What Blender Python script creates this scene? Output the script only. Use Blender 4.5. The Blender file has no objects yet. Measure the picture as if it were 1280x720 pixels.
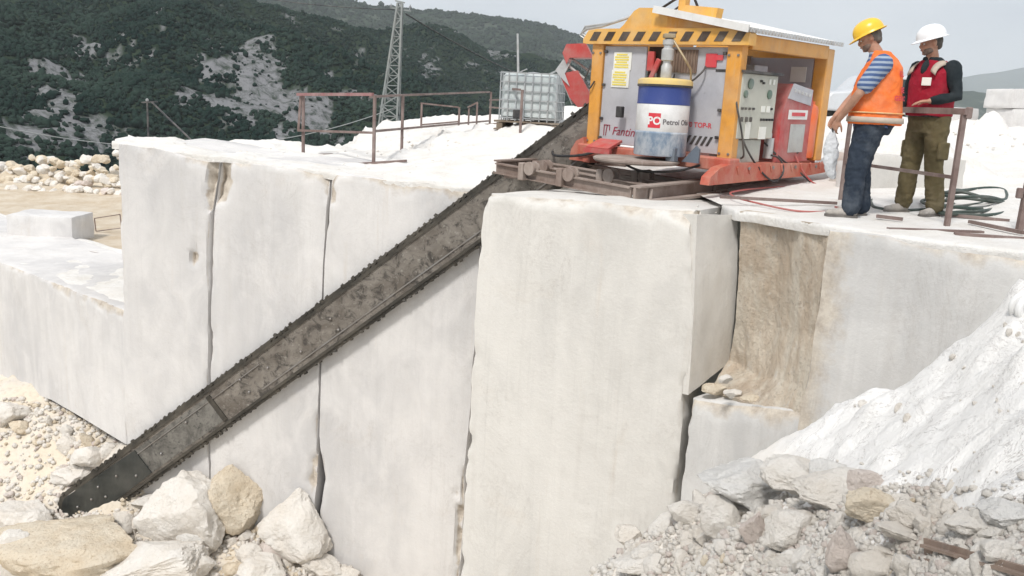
import bpy, bmesh, math, random
import numpy as np
from mathutils import Vector, Matrix
rad = math.radians
SC = bpy.context.scene
COL = SC.collection
# ------------------------------------------------------------------ camera
F_PX = 1100.0; PITCH = rad(12); ROLL = rad(3); CAM = np.array([0.0, 0.0, 1.0])
_f = np.array([0, math.cos(PITCH), -math.sin(PITCH)]); _r = np.array([1.0, 0, 0]); _u = np.cross(_r, _f)
R_ = math.cos(ROLL)*_r + math.sin(ROLL)*_u
U_ = -math.sin(ROLL)*_r + math.cos(ROLL)*_u
cd = bpy.data.cameras.new("camera"); cam = bpy.data.objects.new("camera", cd); COL.objects.link(cam)
cd.sensor_width = 36; cd.lens = 36*F_PX/1280; cd.clip_start = 0.05; cd.clip_end = 40000
M = Matrix(((R_[0], U_[0], -_f[0]), (R_[1], U_[1], -_f[1]), (R_[2], U_[2], -_f[2])))
cam.matrix_world = Matrix.Translation(Vector(CAM)) @ M.to_4x4()
SC.camera = cam
# ------------------------------------------------------------------ sky and sun (overcast)
SUN_EL, SUN_AZ = rad(52), rad(205)      # azimuth measured clockwise from +Y: behind the camera, slightly left
w = bpy.data.worlds.new("World"); SC.world = w; w.use_nodes = True
nt = w.node_tree; nt.nodes.clear()
wo = nt.nodes.new("ShaderNodeOutputWorld"); bg = nt.nodes.new("ShaderNodeBackground"); bg.inputs[1].default_value = 0.092
sky = nt.nodes.new("ShaderNodeTexSky"); sky.sky_type = 'NISHITA'; sky.sun_disc = False
sky.sun_elevation = SUN_EL; sky.sun_rotation = SUN_AZ; sky.air_density = 1.0; sky.dust_density = 3.0
mixs = nt.nodes.new("ShaderNodeMix"); mixs.data_type = 'RGBA'; mixs.inputs[0].default_value = 0.92
tc = nt.nodes.new("ShaderNodeTexCoord"); mp = nt.nodes.new("ShaderNodeMapping"); mp.inputs['Scale'].default_value = (1, 1, 4)
cn = nt.nodes.new("ShaderNodeTexNoise"); cn.inputs['Scale'].default_value = 2.6; cn.inputs['Detail'].default_value = 5
cr = nt.nodes.new("ShaderNodeValToRGB")
cr.color_ramp.elements[0].position = 0.32; cr.color_ramp.elements[0].color = (3.5, 3.72, 4.05, 1)
cr.color_ramp.elements[1].position = 0.72; cr.color_ramp.elements[1].color = (5.15, 5.25, 5.4, 1)
nt.links.new(tc.outputs['Generated'], mp.inputs[0]); nt.links.new(mp.outputs[0], cn.inputs['Vector'])
nt.links.new(cn.outputs['Fac'], cr.inputs[0])
nt.links.new(sky.outputs[0], mixs.inputs[6]); nt.links.new(cr.outputs[0], mixs.inputs[7])
nt.links.new(mixs.outputs[2], bg.inputs[0]); nt.links.new(bg.outputs[0], wo.inputs[0])
sl = bpy.data.lights.new("sun", 'SUN'); sl.energy = 1.5; sl.angle = rad(10); sl.color = (1.0, 0.965, 0.92)
so = bpy.data.objects.new("sun", sl); COL.objects.link(so)
sd = Vector((math.sin(SUN_AZ)*math.cos(SUN_EL), math.cos(SUN_AZ)*math.cos(SUN_EL), math.sin(SUN_EL)))
so.rotation_euler = (-sd).to_track_quat('-Z', 'Y').to_euler()
SC.view_settings.view_transform = 'Standard'; SC.view_settings.look = 'None'
SC.view_settings.exposure = 1.06; SC.view_settings.gamma = 1.0
SC.cycles.volume_bounces = 3; SC.cycles.max_bounces = 8
# ------------------------------------------------------------------ helpers: projection
def ray(px, py): return (px-640)/F_PX*R_ - (py-360)/F_PX*U_ + _f
def at_y(px, py, Y):
    d = ray(px, py); return CAM + d*Y/d[1]
def at_z(px, py, Z):
    d = ray(px, py); return CAM + d*(Z-CAM[2])/d[2]
def on_plane(px, py, p0, n):
    d = ray(px, py); return CAM + d*(np.dot(p0-CAM, n)/np.dot(d, n))
# ------------------------------------------------------------------ helpers: noise
def _hash(ix, iy, iz, s):
    h = (ix.astype(np.int64)*73856093) ^ (iy.astype(np.int64)*19349663) ^ (iz.astype(np.int64)*83492791) ^ (s*2654435)
    h = (h ^ (h >> 13))*1274126177; h = h & 0x7fffffff; h = (h ^ (h >> 15))*668265263; h &= 0x7fffffff
    h = h ^ (h >> 13)
    return (h & 0xffff)/65535.0
def vnoise(p, s=0):
    p = np.asarray(p, float); i = np.floor(p); f = p-i; f = f*f*(3-2*f); i = i.astype(np.int64)
    o = 0
    for a in (0, 1):
        for b in (0, 1):
            for c in (0, 1):
                wgt = (f[..., 0] if a else 1-f[..., 0])*(f[..., 1] if b else 1-f[..., 1])*(f[..., 2] if c else 1-f[..., 2])
                o = o + wgt*_hash(i[..., 0]+a, i[..., 1]+b, i[..., 2]+c, s)
    return o*2-1
def fbm(p, oct=4, s=0, gain=0.5):
    p = np.asarray(p, float); o = 0; a = 1.0
    for k in range(oct):
        o = o + a*vnoise(p, s+k*17); p = p*2.03+11.3; a *= gain
    return o
def P3(x, y, z=0.0):
    x = np.asarray(x, float); return np.stack([x, np.asarray(y, float)+0*x, z+0*x], -1)
# ------------------------------------------------------------------ helpers: materials
def srgb(h):
    h = h.lstrip('#'); c = [int(h[i:i+2], 16)/255 for i in (0, 2, 4)]
    return tuple((x/12.92 if x <= .04045 else ((x+.055)/1.055)**2.4) for x in c)
class NT:
    def __init__(s, name):
        s.m = bpy.data.materials.new(name); s.m.use_nodes = True; s.t = s.m.node_tree; s.t.nodes.clear()
        s.out = s.n("ShaderNodeOutputMaterial"); s.b = s.n("ShaderNodeBsdfPrincipled"); s.l(s.b.outputs[0], s.out.inputs[0])
        s.geo = s.n("ShaderNodeNewGeometry"); s.tc = s.n("ShaderNodeTexCoord"); s.pos = s.geo.outputs['Position']
    def n(s, t): return s.t.nodes.new(t)
    def l(s, a, b): s.t.links.new(a, b)
    def noise(s, scale, detail=5, rough=.55, stretch=None, dist=0, vec=None):
        v = vec or s.pos
        if stretch:
            mpn = s.n("ShaderNodeMapping"); mpn.inputs['Scale'].default_value = stretch; s.l(v, mpn.inputs[0]); v = mpn.outputs[0]
        k = s.n("ShaderNodeTexNoise"); k.inputs['Scale'].default_value = scale; k.inputs['Detail'].default_value = detail
        k.inputs['Roughness'].default_value = rough; k.inputs['Distortion'].default_value = dist; s.l(v, k.inputs['Vector']); return k.outputs['Fac']
    def vor(s, scale, feat='F1', out='Distance', vec=None):
        k = s.n("ShaderNodeTexVoronoi"); k.feature = feat; k.inputs['Scale'].default_value = scale; s.l(vec or s.pos, k.inputs['Vector']); return k.outputs[out]
    def ramp(s, fac, stops):
        k = s.n("ShaderNodeValToRGB"); e = k.color_ramp.elements
        while len(e) < len(stops): e.new(0.5)
        for el, (p, c) in zip(e, stops):
            el.position = p; el.color = (c, c, c, 1) if isinstance(c, (int, float)) else (*c, 1)
        s.l(fac, k.inputs[0]); return k.outputs[0]
    def mix(s, fac, a, b, mode='MIX'):
        k = s.n("ShaderNodeMix"); k.data_type = 'RGBA'; k.blend_type = mode
        for inp, v in ((k.inputs[0], fac), (k.inputs[6], a), (k.inputs[7], b)):
            if isinstance(v, (int, float)): inp.default_value = v
            elif isinstance(v, tuple): inp.default_value = (*v, 1) if len(v) == 3 else v
            else: s.l(v, inp)
        return k.outputs[2]
    def math(s, op, a, b=0.0):
        k = s.n("ShaderNodeMath"); k.operation = op
        for inp, v in ((k.inputs[0], a), (k.inputs[1], b)):
            if isinstance(v, (int, float)): inp.default_value = v
            else: s.l(v, inp)
        return k.outputs[0]
    def bump(s, h, strength=.3, dist=.02):
        k = s.n("ShaderNodeBump"); k.inputs['Strength'].default_value = strength; k.inputs['Distance'].default_value = dist
        s.l(h, k.inputs['Height']); s.l(k.outputs[0], s.b.inputs['Normal'])
    def col(s, c):
        if isinstance(c, tuple): s.b.inputs['Base Color'].default_value = (*c, 1)
        else: s.l(c, s.b.inputs['Base Color'])
    def rough(s, v):
        if isinstance(v, (int, float)): s.b.inputs['Roughness'].default_value = v
        else: s.l(v, s.b.inputs['Roughness'])
_mc = {}
def paint(name, c, c2=None, rough=.5, metal=0.0, wear=.5, scale=6.0, dirt=None, bump=.1, obj=True):
    """worn surface: base colour, wear colour in patches, fine dust"""
    if name in _mc: return _mc[name]
    k = NT(name); v = k.tc.outputs['Object'] if obj else k.pos
    c2 = c2 or tuple(x*.6 for x in c); dirt = dirt or (.42, .38, .33)
    a = k.noise(scale, 6, .65, vec=v); m1 = k.ramp(a, [(max(0, .62-wear*.25), 0.0), (.78, 1.0)])
    d = k.noise(scale*.35, 5, .6, vec=v); m2 = k.ramp(d, [(.42, 0.0), (.76, .6*wear+.15)])
    cc = k.mix(m1, c, c2); cc = k.mix(m2, cc, dirt); fs = k.noise(scale*5, 7, .8, vec=v); cc = k.mix(k.ramp(fs, [(.60, 0.0), (.72, .55*wear)]), cc, tuple(x*.35 for x in c)); cc = k.mix(k.ramp(k.noise(scale*1.6, 6, .7, stretch=(2, 2, .25), vec=v), [(.56, 0.0), (.74, .5*wear)]), cc, dirt); k.col(cc)
    k.rough(rough); k.b.inputs['Metallic'].default_value = metal; k.bump(a, bump, .01)
    _mc[name] = k.m; return k.m
# stone materials -----------------------------------------------------------
def marble(name, base=(.68, .663, .645), grey=(.545, .535, .53), beige=(.55, .47, .38), stain=.3, seed=0, streak=.5, topdirt=None):
    k = NT(name)
    big = k.noise(.55, 5, .6, stretch=(1, 1, .45)); c = k.mix(k.ramp(big, [(.40, 0.0), (.60, 1.0)]), base, grey); md = k.noise(1.7, 7, .68, stretch=(1, 1, .7), dist=.8); c = k.mix(k.ramp(md, [(.46, 0.0), (.66, .45)]), c, tuple(min(1, x*1.13) for x in base)); c = k.mix(k.ramp(md, [(.30, .45), (.44, 0.0)]), c, tuple(x*.80 for x in base))
    st = k.noise(2.4, 4, .6, stretch=(1.3, 1.3, .09)); c = k.mix(k.ramp(st, [(.52, 0.0), (.74, streak*.7)]), c, tuple(min(1, x*1.16) for x in base))
    st2 = k.noise(5.5, 4, .65, stretch=(1.2, 1.2, .06)); c = k.mix(k.ramp(st2, [(.56, 0.0), (.8, streak*.45)]), c, (.47, .44, .40))
    be = k.noise(1.1, 6, .7, dist=.6); c = k.mix(k.ramp(be, [(.58, 0.0), (.76, stain)]), c, beige)
    sp = k.noise(9, 6, .75); c = k.mix(k.ramp(sp, [(.66, 0.0), (.78, .35)]), c, (.36, .33, .29))
    hv = k.noise(2.0, 8, .75, dist=2.2); vein = k.ramp(hv, [(.485, 0.0), (.5, 1.0), (.515, 0.0)])
    vm = k.ramp(k.noise(.8, 3, .5), [(.5, 0.0), (.62, 1.0)]); c = k.mix(k.math('MULTIPLY', k.math('MULTIPLY', vein, vm), .28), c, (.33, .30, .27))
    at = k.n("ShaderNodeAttribute"); at.attribute_name = 'raw'
    rw = k.mix(k.ramp(k.noise(7, 7, .75), [(.38, 0.0), (.66, 1.0)]), (.62, .56, .47), (.34, .28, .22))
    c = k.mix(k.ramp(k.math('ADD', at.outputs['Fac'], k.math('MULTIPLY', k.math('SUBTRACT', k.noise(5, 7, .7), .5), .9)), [(.38, 0.0), (.72, .85)]), c, rw)
    sw = k.noise(38, 2, .5, stretch=(.9, .9, .02)); c = k.mix(k.ramp(sw, [(.60, 0.0), (.70, .16)]), c, tuple(x*.72 for x in base)); dr_ = k.noise(3.1, 6, .7, stretch=(1.6, 1.6, .07), dist=.3); c = k.mix(k.ramp(dr_, [(.62, 0.0), (.70, .38*min(1, stain*3))]), c, (.56, .49, .41)); pt = k.ramp(k.noise(24, 4, .8), [(.70, 0.0), (.74, .55)]); c = k.mix(pt, c, (.40, .37, .34))
    hc_ = k.noise(.9, 9, .8, stretch=(1.5, 1.5, .6), dist=3.0); hl = k.math('MULTIPLY', k.ramp(hc_, [(.494, 0.0), (.5, 1.0), (.506, 0.0)]), k.ramp(k.noise(1.1, 3, .5), [(.54, 0.0), (.60, 1.0)])); c = k.mix(k.math('MULTIPLY', hl, .6), c, (.30, .27, .24)); gr = k.noise(55, 4, .8); c = k.mix(k.ramp(gr, [(.3, .14), (.5, 0.0)]), c, (.40, .37, .34))
    k.col(c); k.rough(.85); k.b.inputs['Specular IOR Level'].default_value = .25
    f = k.noise(28, 8, .72); f2 = k.noise(3, 6, .6); h = k.math('ADD', k.math('MULTIPLY', f, .5), f2); k.bump(h, .4, .022)
    return k.m
M_MARBLE = marble("sawn_marble", stain=.22)
M_MARBLE_B = marble("sawn_marble_grey", base=(.62, .61, .59), grey=(.50, .495, .485), stain=.08, streak=.7)
M_MARBLE_W = marble("sawn_marble_warm", base=(.66, .64, .60), grey=(.56, .545, .515), stain=.26)
def rubblemat(name, base, dark, beige, fleck=.5, bs=.6):
    k = NT(name); v = k.pos
    a = k.noise(2.2, 6, .65); c = k.mix(k.ramp(a, [(.38, 0.0), (.64, 1.0)]), base, beige)
    s = k.noise(13, 8, .78); c = k.mix(k.ramp(s, [(.54, 0.0), (.72, fleck)]), c, dark)
    g = k.vor(34); c = k.mix(k.ramp(g, [(.0, .18), (.35, 0.0)]), c, dark)
    k.col(c); k.rough(.93); k.b.inputs['Specular IOR Level'].default_value = .15
    h = k.math('ADD', k.noise(22, 9, .75), k.math('MULTIPLY', k.noise(5, 6, .6), 1.4)); k.bump(h, bs, .05)
    return k.m
M_DUST = rubblemat("marble_dust", (.85, .835, .805), (.55, .50, .44), (.78, .75, .70), .35, .7)
_t = M_DUST.node_tree; M_RUB = rubblemat("rubble_fines", (.62, .575, .52), (.36, .30, .24), (.55, .46, .37), .5, .9)
M_SAND = rubblemat("sandy_floor", (.60, .53, .43), (.42, .35, .26), (.50, .41, .30), .4, .5)
M_ROCKW = rubblemat("rock_white", (.84, .805, .75), (.55, .49, .42), (.78, .725, .65), .32, .9)
M_ROCKG = rubblemat("rock_grey", (.80, .785, .755), (.36, .35, .33), (.73, .71, .67), .55, .9)
M_ROCKT = rubblemat("rock_tan", (.78, .70, .57), (.54, .43, .30), (.72, .61, .46), .5, .9)
_k = M_ROCKT.node_tree; _b = [q for q in _k.nodes if q.type == 'BSDF_PRINCIPLED'][0]; _src = _b.inputs['Base Color'].links[0].from_socket
_n = _k.nodes.new("ShaderNodeTexNoise"); _n.inputs['Scale'].default_value = 26; _n.inputs['Detail'].default_value = 8; _n.inputs['Roughness'].default_value = .8; _g = [q for q in _k.nodes if q.type == 'NEW_GEOMETRY'][0]; _k.links.new(_g.outputs['Position'], _n.inputs['Vector'])
_r = _k.nodes.new("ShaderNodeValToRGB"); _r.color_ramp.elements[0].position = .53; _r.color_ramp.elements[0].color = (0, 0, 0, 1); _r.color_ramp.elements[1].position = .62; _r.color_ramp.elements[1].color = (.6, .6, .6, 1); _k.links.new(_n.outputs['Fac'], _r.inputs[0])
_m = _k.nodes.new("ShaderNodeMix"); _m.data_type = 'RGBA'; _k.links.new(_r.outputs[0], _m.inputs[0]); _k.links.new(_src, _m.inputs[6]); _m.inputs[7].default_value = (.42, .31, .20, 1); _k.links.new(_m.outputs[2], _b.inputs['Base Color'])
M_ROCKP = rubblemat("rock_pink", (.72, .65, .60), (.48, .39, .33), (.66, .57, .51), .4, .9)
k = NT("weathered_rock_face")
v1_ = k.noise(3.2, 8, .72, stretch=(1, 1, .30)); c = k.mix(k.ramp(v1_, [(.40, 0.0), (.58, 1.0)]), (.76, .69, .58), (.64, .53, .41)); v2_ = k.noise(1.3, 5, .65, stretch=(2.2, 2.2, .25)); c = k.mix(k.ramp(v2_, [(.54, 0.0), (.68, .8)]), c, (.48, .38, .285))
c = k.mix(k.ramp(k.noise(17, 8, .8), [(.55, 0.0), (.68, .7)]), c, (.27, .21, .165)); c = k.mix(k.ramp(k.noise(8, 8, .75), [(.58, 0.0), (.68, .8)]), c, (.74, .70, .64)); k.col(c); k.rough(.95); k.bump(k.math('ADD', k.noise(16, 9, .78), k.math('MULTIPLY', k.noise(5, 6, .65), 1.2)), 1.0, .05); M_BROWNF = k.m
# ------------------------------------------------------------------ helpers: meshes
def tag(o, label=None, cat=None, group=None, kind=None):
    if label: o['label'] = label
    if cat: o['category'] = cat
    if group: o['group'] = group
    if kind: o['kind'] = kind
    return o
def empty(name, loc=(0, 0, 0), rz=0, label=None, cat=None, group=None):
    o = bpy.data.objects.new(name, None); COL.objects.link(o); o.location = loc; o.rotation_euler = (0, 0, rz); o.empty_display_size = .1
    return tag(o, label, cat, group)
def mesh_obj(name, V, Fc, mats, parent=None, smooth=False, mi=None, auto=None):
    me = bpy.data.meshes.new(name); V = np.asarray(V, float)
    me.from_pydata([tuple(v) for v in V], [], [tuple(int(i) for i in f) for f in Fc])
    for m in (mats if isinstance(mats, (list, tuple)) else [mats]): me.materials.append(m)
    if mi is not None: me.polygons.foreach_set('material_index', np.asarray(mi, np.int32))
    if smooth: me.polygons.foreach_set('use_smooth', np.ones(len(me.polygons), bool))
    me.update()
    if auto is not None: me.set_sharp_from_angle(angle=rad(auto))
    o = bpy.data.objects.new(name, me); COL.objects.link(o)
    if parent: o.parent = parent
    return o
def grid_faces(nu, nv, off=0, flip=False):
    f = []
    for j in range(nv-1):
        for i in range(nu-1):
            a = off+j*nu+i; q = (a, a+1, a+nu+1, a+nu); f.append(q[::-1] if flip else q)
    return f
class MB:
    """collects shapes and builds them as ONE mesh object"""
    def __init__(s): s.v = []; s.f = []; s.m = []; s.sm = []
    def add(s, V, Fc, mi=0, sm=False):
        o = len(s.v); s.v.extend([tuple(map(float, p)) for p in V]); s.f.extend([tuple(int(i)+o for i in f) for f in Fc]); s.m.extend([mi]*len(Fc)); s.sm.extend([sm]*len(Fc)); return s
    def box(s, c, d, rot=None, mi=0, bev=0.0):
        c = np.array(c, float); d = np.array(d, float)/2; b = min(bev, d.min()*.45)
        if b <= 0:
            V = np.array([[x, y, z] for x in (-1, 1) for y in (-1, 1) for z in (-1, 1)])*d
            Fc = [(0, 1, 3, 2), (4, 6, 7, 5), (0, 4, 5, 1), (2, 3, 7, 6), (0, 2, 6, 4), (1, 5, 7, 3)]
        else:
            V = []; idx = {}
            for x in (-1, 1):
                for y in (-1, 1):
                    for z in (-1, 1):
                        for ax in range(3):
                            q = np.array([x, y, z])*d - b*np.array([x, y, z])
                            q[ax] += b*[x, y, z][ax]; idx[(x, y, z, ax)] = len(V); V.append(q)
            V = np.array(V); Fc = []
            def g(*k): return idx[k]
            for sx in (-1, 1):
                q = [g(sx, -1, -1, 0), g(sx, 1, -1, 0), g(sx, 1, 1, 0), g(sx, -1, 1, 0)]; Fc.append(q if sx > 0 else q[::-1])
                q = [g(-1, sx, -1, 1), g(1, sx, -1, 1), g(1, sx, 1, 1), g(-1, sx, 1, 1)]; Fc.append(q[::-1] if sx > 0 else q)
                q = [g(-1, -1, sx, 2), g(1, -1, sx, 2), g(1, 1, sx, 2), g(-1, 1, sx, 2)]; Fc.append(q if sx > 0 else q[::-1])
            for a_, b_ in ((0, 1), (0, 2), (1, 2)):
                cax = 3-a_-b_
                for sa in (-1, 1):
                    for sb in (-1, 1):
                        def kk(sc, ax):
                            t = [0, 0, 0]; t[a_] = sa; t[b_] = sb; t[cax] = sc; return idx[(*t, ax)]
                        Fc.append([kk(-1, a_), kk(1, a_), kk(1, b_), kk(-1, b_)])
            for x in (-1, 1):
                for y in (-1, 1):
                    for z in (-1, 1): Fc.append([g(x, y, z, 0), g(x, y, z, 1), g(x, y, z, 2)])
        if rot is not None: V = V @ np.array(rot).T
        return s.add(V+c, Fc, mi)
    def bar(s, p, q, w, h=None, up=(0, 0, 1), mi=0):
        """rectangular bar from p to q"""
        p = np.array(p, float); q = np.array(q, float); h = h or w; d = q-p; L = np.linalg.norm(d); d = d/L
        u = np.array(up, float); 
        if abs(d@u) > .95: u = np.array([0, 1.0, 0])
        x = np.cross(d, u); x /= np.linalg.norm(x); y = np.cross(x, d)
        V = [p+sx*x*w/2+sy*y*h/2 for sx, sy in ((-1, -1), (1, -1), (1, 1), (-1, 1))]+[q+sx*x*w/2+sy*y*h/2 for sx, sy in ((-1, -1), (1, -1), (1, 1), (-1, 1))]
        return s.add(V, [(3, 2, 1, 0), (4, 5, 6, 7), (0, 1, 5, 4), (1, 2, 6, 5), (2, 3, 7, 6), (3, 0, 4, 7)], mi)
    def tube(s, pts, r, n=8, mi=0, cap=True):
        pts = np.array(pts, float); N = len(pts); rr = np.full(N, r) if np.isscalar(r) else np.array(r); V = []
        t = np.gradient(pts, axis=0); t /= np.linalg.norm(t, axis=1)[:, None]+1e-9
        ref = np.array([0, 0, 1.0]) if abs(t[0][2]) < .9 else np.array([1.0, 0, 0]); x = np.cross(t[0], ref); x /= np.linalg.norm(x)
        for i in range(N):
            x = x-t[i]*(x@t[i]); x /= np.linalg.norm(x)+1e-9; y = np.cross(t[i], x)
            for k in range(n):
                a = 2*math.pi*k/n; V.append(pts[i]+rr[i]*(math.cos(a)*x+math.sin(a)*y))
        Fc = [(i*n+k, i*n+(k+1) % n, (i+1)*n+(k+1) % n, (i+1)*n+k) for i in range(N-1) for k in range(n)]
        if cap: Fc += [tuple(range(n))[::-1], tuple((N-1)*n+k for k in range(n))]
        return s.add(V, Fc, mi, True)
    def lathe(s, prof, c=(0, 0, 0), n=24, mi=0, rot=None):
        V = []; 
        for r, z in prof:
            for k in range(n): a = 2*math.pi*k/n; V.append((r*math.cos(a), r*math.sin(a), z))
        Fc = [(i*n+k, i*n+(k+1) % n, (i+1)*n+(k+1) % n, (i+1)*n+k) for i in range(len(prof)-1) for k in range(n)]
        Fc += [tuple(range(n))[::-1], tuple((len(prof)-1)*n+k for k in range(n))]
        V = np.array(V)
        if rot is not None: V = V @ np.array(rot).T
        return s.add(V+np.array(c), Fc, mi, True)
    def prism(s, poly, o, ex, ey, ez, t, mi=0):
        """polygon (2D) in the ex,ey plane at o, extruded by t along ez"""
        o, ex, ey, ez = (np.array(k, float) for k in (o, ex, ey, ez)); n = len(poly)
        V = [o+x*ex+y*ey for x, y in poly]+[o+x*ex+y*ey+t*ez for x, y in poly]
        return s.add(V, [tuple(range(n))[::-1], tuple(range(n, 2*n))]+[(i, (i+1) % n, n+(i+1) % n, n+i) for i in range(n)], mi)
    def build(s, name, mats, parent=None, auto=35):
        me = bpy.data.meshes.new(name); me.from_pydata(s.v, [], s.f)
        for m in (mats if isinstance(mats, (list, tuple)) else [mats]): me.materials.append(m)
        me.polygons.foreach_set('material_index', np.array(s.m, np.int32)); me.polygons.foreach_set('use_smooth', np.array(s.sm, bool))
        bm = bmesh.new(); bm.from_mesh(me); bmesh.ops.recalc_face_normals(bm, faces=bm.faces); bm.to_mesh(me); bm.free(); me.update()
        if auto is not None: me.set_sharp_from_angle(angle=rad(auto))
        o = bpy.data.objects.new(name, me); COL.objects.link(o)
        if parent: o.parent = parent
        return o
_ico = {}
def ico(sub):
    if sub not in _ico:
        bm = bmesh.new(); bmesh.ops.create_icosphere(bm, subdivisions=sub, radius=1); bm.verts.ensure_lookup_table()
        _ico[sub] = (np.array([v.co[:] for v in bm.verts]), [tuple(v.index for v in f.verts) for f in bm.faces]); bm.free()
    return _ico[sub]
def rock_verts(seed, size, planes=15, sub=4, rough=.05, flatb=True):
    rg = np.random.RandomState(seed); D, Fc = ico(sub); D = D/np.linalg.norm(D, axis=1)[:, None]
    n = rg.normal(size=(planes, 3)); n /= np.linalg.norm(n, axis=1)[:, None]; h = rg.uniform(.62, 1.0, planes)
    dn = D @ n.T; rr = np.where(dn > .05, h/np.maximum(dn, .05), 9.0)
    k = 160.0; r = -np.log(np.exp(-k*rr).sum(1)+np.exp(-k*1.15))/k
    V = D*r[:, None]; V = V/np.abs(V).max(0)
    V = V+D*((fbm(V*2.2+seed*3.1, 5, seed, .6)+.5*np.abs(fbm(V*7+seed, 4, seed+5, .6)))*rough)[:, None]
    return V*np.array(size)/2, Fc
def text_mb(body, size, font_ext=0.0, bold=0.0):
    cu = bpy.data.curves.new('lettering', 'FONT'); cu.body = body; cu.size = size; cu.extrude = font_ext; cu.offset = bold; cu.resolution_u = 3
    o = bpy.data.objects.new('lettering', cu); COL.objects.link(o)
    dg = bpy.context.evaluated_depsgraph_get(); me = o.evaluated_get(dg).to_mesh()
    V = np.array([v.co[:] for v in me.vertices]); Fc = [tuple(p.vertices) for p in me.polygons]
    o.evaluated_get(dg).to_mesh_clear(); bpy.data.objects.remove(o); bpy.data.curves.remove(cu); return V, Fc
# ------------------------------------------------------------------ terrain interpolation
class RBF:
    def __init__(s, pts):
        s.p = np.array(pts, float); n = len(s.p); d = np.linalg.norm(s.p[:, None, :2]-s.p[None, :, :2], axis=2)
        A = np.zeros((n+3, n+3)); A[:n, :n] = d+1e-6*np.eye(n); A[:n, n] = 1; A[:n, n+1:] = s.p[:, :2]; A[n, :n] = 1; A[n+1:, :n] = s.p[:, :2].T
        s.w = np.linalg.solve(A, np.r_[s.p[:, 2], 0, 0, 0])
    def __call__(s, x, y):
        x = np.asarray(x, float); sh = x.shape; q = np.stack([x.ravel(), np.asarray(y, float).ravel()], 1)
        out = np.zeros(len(q)); n = len(s.p)
        for i in range(0, len(q), 20000):
            d = np.linalg.norm(q[i:i+20000, None]-s.p[None, :, :2], axis=2); out[i:i+20000] = d @ s.w[:n]+s.w[n]+q[i:i+20000] @ s.w[n+1:]
        return out.reshape(sh)
def hit(fn, px, py, y0=1.5, y1=60, n=1500):
    """where the sight line through a picture point meets a terrain function"""
    Y = np.linspace(y0, y1, n); d = ray(px, py); P = CAM[None]+d[None]*(Y/d[1])[:, None]; g = fn(P[:, 0], P[:, 1])
    b = np.where(P[:, 2] <= g)[0]; i = b[0] if len(b) else n-1; return P[i]
# arm plane / left wall plane
def armY(x, off=0.0): return 12.1-.15*(x-.95)+off
AP0 = np.array([.95, 12.1, 0]); AN = np.array([.15, 1, 0])/math.hypot(.15, 1)
def arm_pt(px, py, off=0.0): return on_plane(px, py, AP0+AN*off, AN)
# ================================================================== FAR SETTING
def hills_mat(name, dark, mid, rock, sc, rockamt=.6, thr=.56, attr=False):
    k = NT(name)
    n1 = k.noise(sc, 6, .62); n2 = k.noise(sc*6, 6, .7); n3 = k.noise(sc*2.1, 8, .72, stretch=(1, 1, 2.2), dist=1.0)
    c = k.mix(k.ramp(n2, [(.38, 0.0), (.62, 1.0)]), dark, mid)
    if attr:
        at = k.n("ShaderNodeAttribute"); at.attribute_name = 'bare'; fine = k.noise(sc*14, 8, .75, stretch=(1, 1, .35), dist=.5)
        m = k.math('MULTIPLY', k.ramp(at.outputs['Fac'], [(.15, 0.0), (.6, 1.0)]), k.ramp(fine, [(.38, .10), (.54, rockamt)]))
    else: m = k.math('MULTIPLY', k.ramp(n3, [(thr, 0.0), (thr+.06, 1.0)]), k.ramp(n1, [(.44, 0.0), (.6, rockamt)]))
    c = k.mix(m, c, rock); k.col(c); k.rough(1.0); k.b.inputs['Specular IOR Level'].default_value = 0.0; k.bump(n2, .8, 2.0); return k.m
M_HILL = hills_mat("scrub_hillside", (.018, .030, .020), (.035, .052, .034), (.24, .24, .25), .03, .85, .50, True)
M_HILL2 = hills_mat("far_wooded_ridge", (.022, .035, .024), (.042, .06, .038), (.22, .22, .20), .008, .45, .56, False)
M_HILL3 = hills_mat("distant_mountain", (.045, .06, .045), (.07, .085, .06), (.2, .2, .18), .001, .3, .58)
M_VAL = hills_mat("valley_floor", (.03, .04, .028), (.05, .06, .04), (.2, .19, .17), .004, .3, .58)
def ridge(name, prof, foot, mat, nu, nv, amp, freq, seed, back=1.5):
    """hill from a foot line up to a ridge line: prof = [(px, py, distance)], foot = (distance, z)"""
    prof = np.array(prof, float); px = np.linspace(prof[0, 0], prof[-1, 0], nu); py = np.interp(px, prof[:, 0], prof[:, 1]); dd = np.interp(px, prof[:, 0], prof[:, 2])
    V = np.zeros((nv, nu, 3))
    top = np.array([at_y(a, b, c) for a, b, c in zip(px, py, dd)])
    ft = np.array([at_y(a, 100, np.interp(a, [q[0] for q in foot], [q[1] for q in foot])) for a in px]); ft[:, 2] = np.interp(px, [q[0] for q in foot], [q[2] for q in foot])
    nb = nv//5; nf = nv-nb
    for j in range(nf):
        t = j/(nf-1); V[j] = ft+(top-ft)*t; V[j, :, 2] = ft[:, 2]+(top[:, 2]-ft[:, 2])*(t**.85)
    dirn = (top-ft); dirn[:, 2] = 0
    for j in range(nb):
        t = (j+1)/nb; V[nf+j] = top+dirn*t*back; V[nf+j, :, 2] = top[:, 2]-(top[:, 2]-ft[:, 2])*t
    q = V.reshape(-1, 3); tt = np.repeat(np.r_[np.linspace(0, 1, nf), np.linspace(1, 0, nb+1)[1:]], nu)
    n = fbm(P3(q[:, 0]*freq, q[:, 1]*freq, seed), 6, seed, .52); q[:, 2] += n*amp*np.sin(np.clip(tt, 0, 1)*math.pi*.86)
    o = mesh_obj(name, q, grid_faces(nu, nv), mat, smooth=True); tag(o, kind='structure'); return o, V.reshape(nv, nu, 3)[:nf]
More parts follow.
